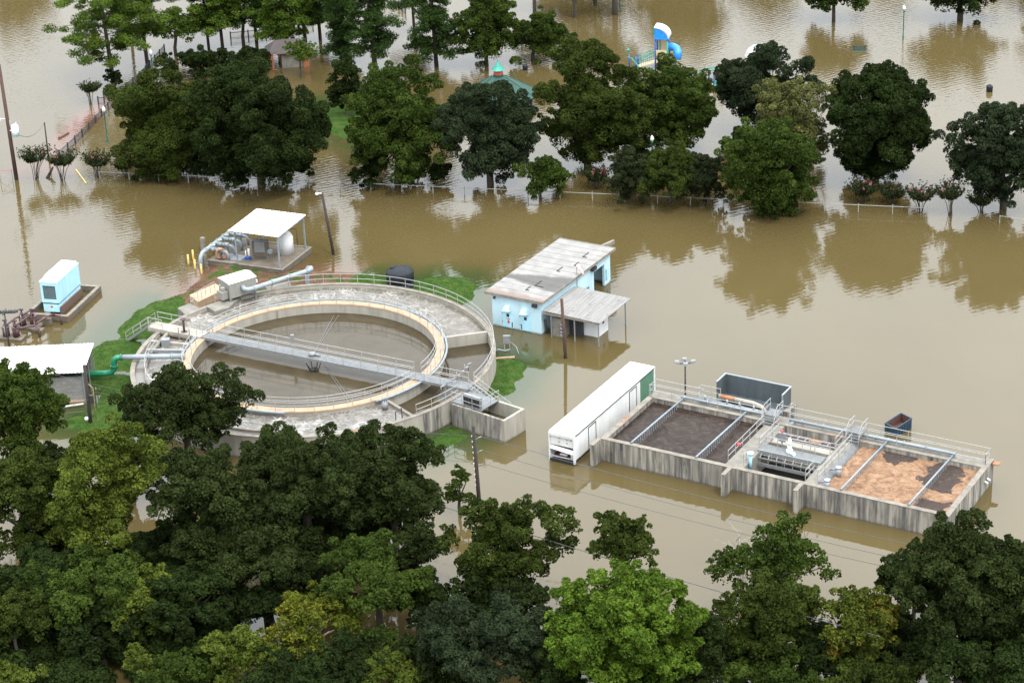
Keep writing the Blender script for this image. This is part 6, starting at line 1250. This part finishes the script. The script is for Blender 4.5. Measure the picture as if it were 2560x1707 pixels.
US = [(150, 1240, 120, 90), (330, 1290, 110, 80), (480, 1360, 120, 75), (730, 1320, 120, 85), (620, 1380, 95, 65), (960, 1390, 85, 65), (1190, 1400, 85, 70), (1000, 1530, 110, 60), (660, 1560, 110, 50), (1560, 1560, 110, 60), (1700, 1510, 90, 60), (1880, 1520, 75, 60), (2080, 1480, 95, 85), (2100, 1330, 75, 80), (100, 1080, 90, 80), (300, 1060, 80, 60), (790, 1210, 130, 90), (420, 1250, 110, 80), (1330, 1480, 70, 90), (1110, 1370, 100, 60), (230, 1440, 120, 60), (1840, 1470, 70, 60), (2330, 1480, 80, 70), (1420, 1560, 120, 50)]
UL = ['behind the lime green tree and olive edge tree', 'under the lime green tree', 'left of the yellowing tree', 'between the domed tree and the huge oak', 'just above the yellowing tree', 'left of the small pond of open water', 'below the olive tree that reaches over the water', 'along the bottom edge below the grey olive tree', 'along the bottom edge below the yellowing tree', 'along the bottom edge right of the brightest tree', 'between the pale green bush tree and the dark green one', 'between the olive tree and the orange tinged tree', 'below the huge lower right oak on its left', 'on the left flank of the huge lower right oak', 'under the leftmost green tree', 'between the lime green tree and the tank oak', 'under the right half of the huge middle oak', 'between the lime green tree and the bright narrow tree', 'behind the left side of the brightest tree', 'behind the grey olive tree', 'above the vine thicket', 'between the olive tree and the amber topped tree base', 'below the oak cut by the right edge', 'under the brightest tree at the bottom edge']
for i_, (a_, b_) in enumerate(zip(US, UL)):
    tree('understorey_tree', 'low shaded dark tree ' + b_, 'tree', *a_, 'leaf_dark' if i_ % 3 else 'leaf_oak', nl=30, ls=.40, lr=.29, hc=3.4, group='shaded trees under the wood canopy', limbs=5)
bare_tree('grey leafless twigs on the left side of the blue green tree', (1705, 1380), [(1690, 1235), (1712, 1240), (1730, 1262), (1675, 1270), (1720, 1290)], 'bark_pale', r=.07)
# vine thicket over the bank at bottom left
rg = np.random.default_rng(77); pts = []
for i in range(60):
    px_ = rg.uniform(-20, 520), rg.uniform(1440, 1600); g_ = at(*P(*px_), 0); pts.append((g_.x, g_.y, rg.uniform(.2, 1.6), rg.uniform(.9, 1.9)))
C, N, LN = [], [], []
for x_, y_, z_, r_ in pts:
    n = int(900 * r_); dd = unit(rg.normal(size=(n, 3))); dd[:, 2] = np.abs(dd[:, 2]); C.append(np.array([x_, y_, z_]) + dd * r_ * rg.uniform(.7, 1.05, (n, 1))); N.append(dd + rg.normal(size=(n, 3)) * .5); LN.append(rg.uniform(.2, .34, n))
C, N, LN = map(np.concatenate, (C, N, LN)); V, F = kites(C, N, LN, LN * .7, rg); tag(fast_mesh('vine_thicket', V, F, 'leaf_dark'), 'dark vines and undergrowth covering the bank at bottom left', 'undergrowth', kind='stuff')
print('leaves', NLEAF[0])
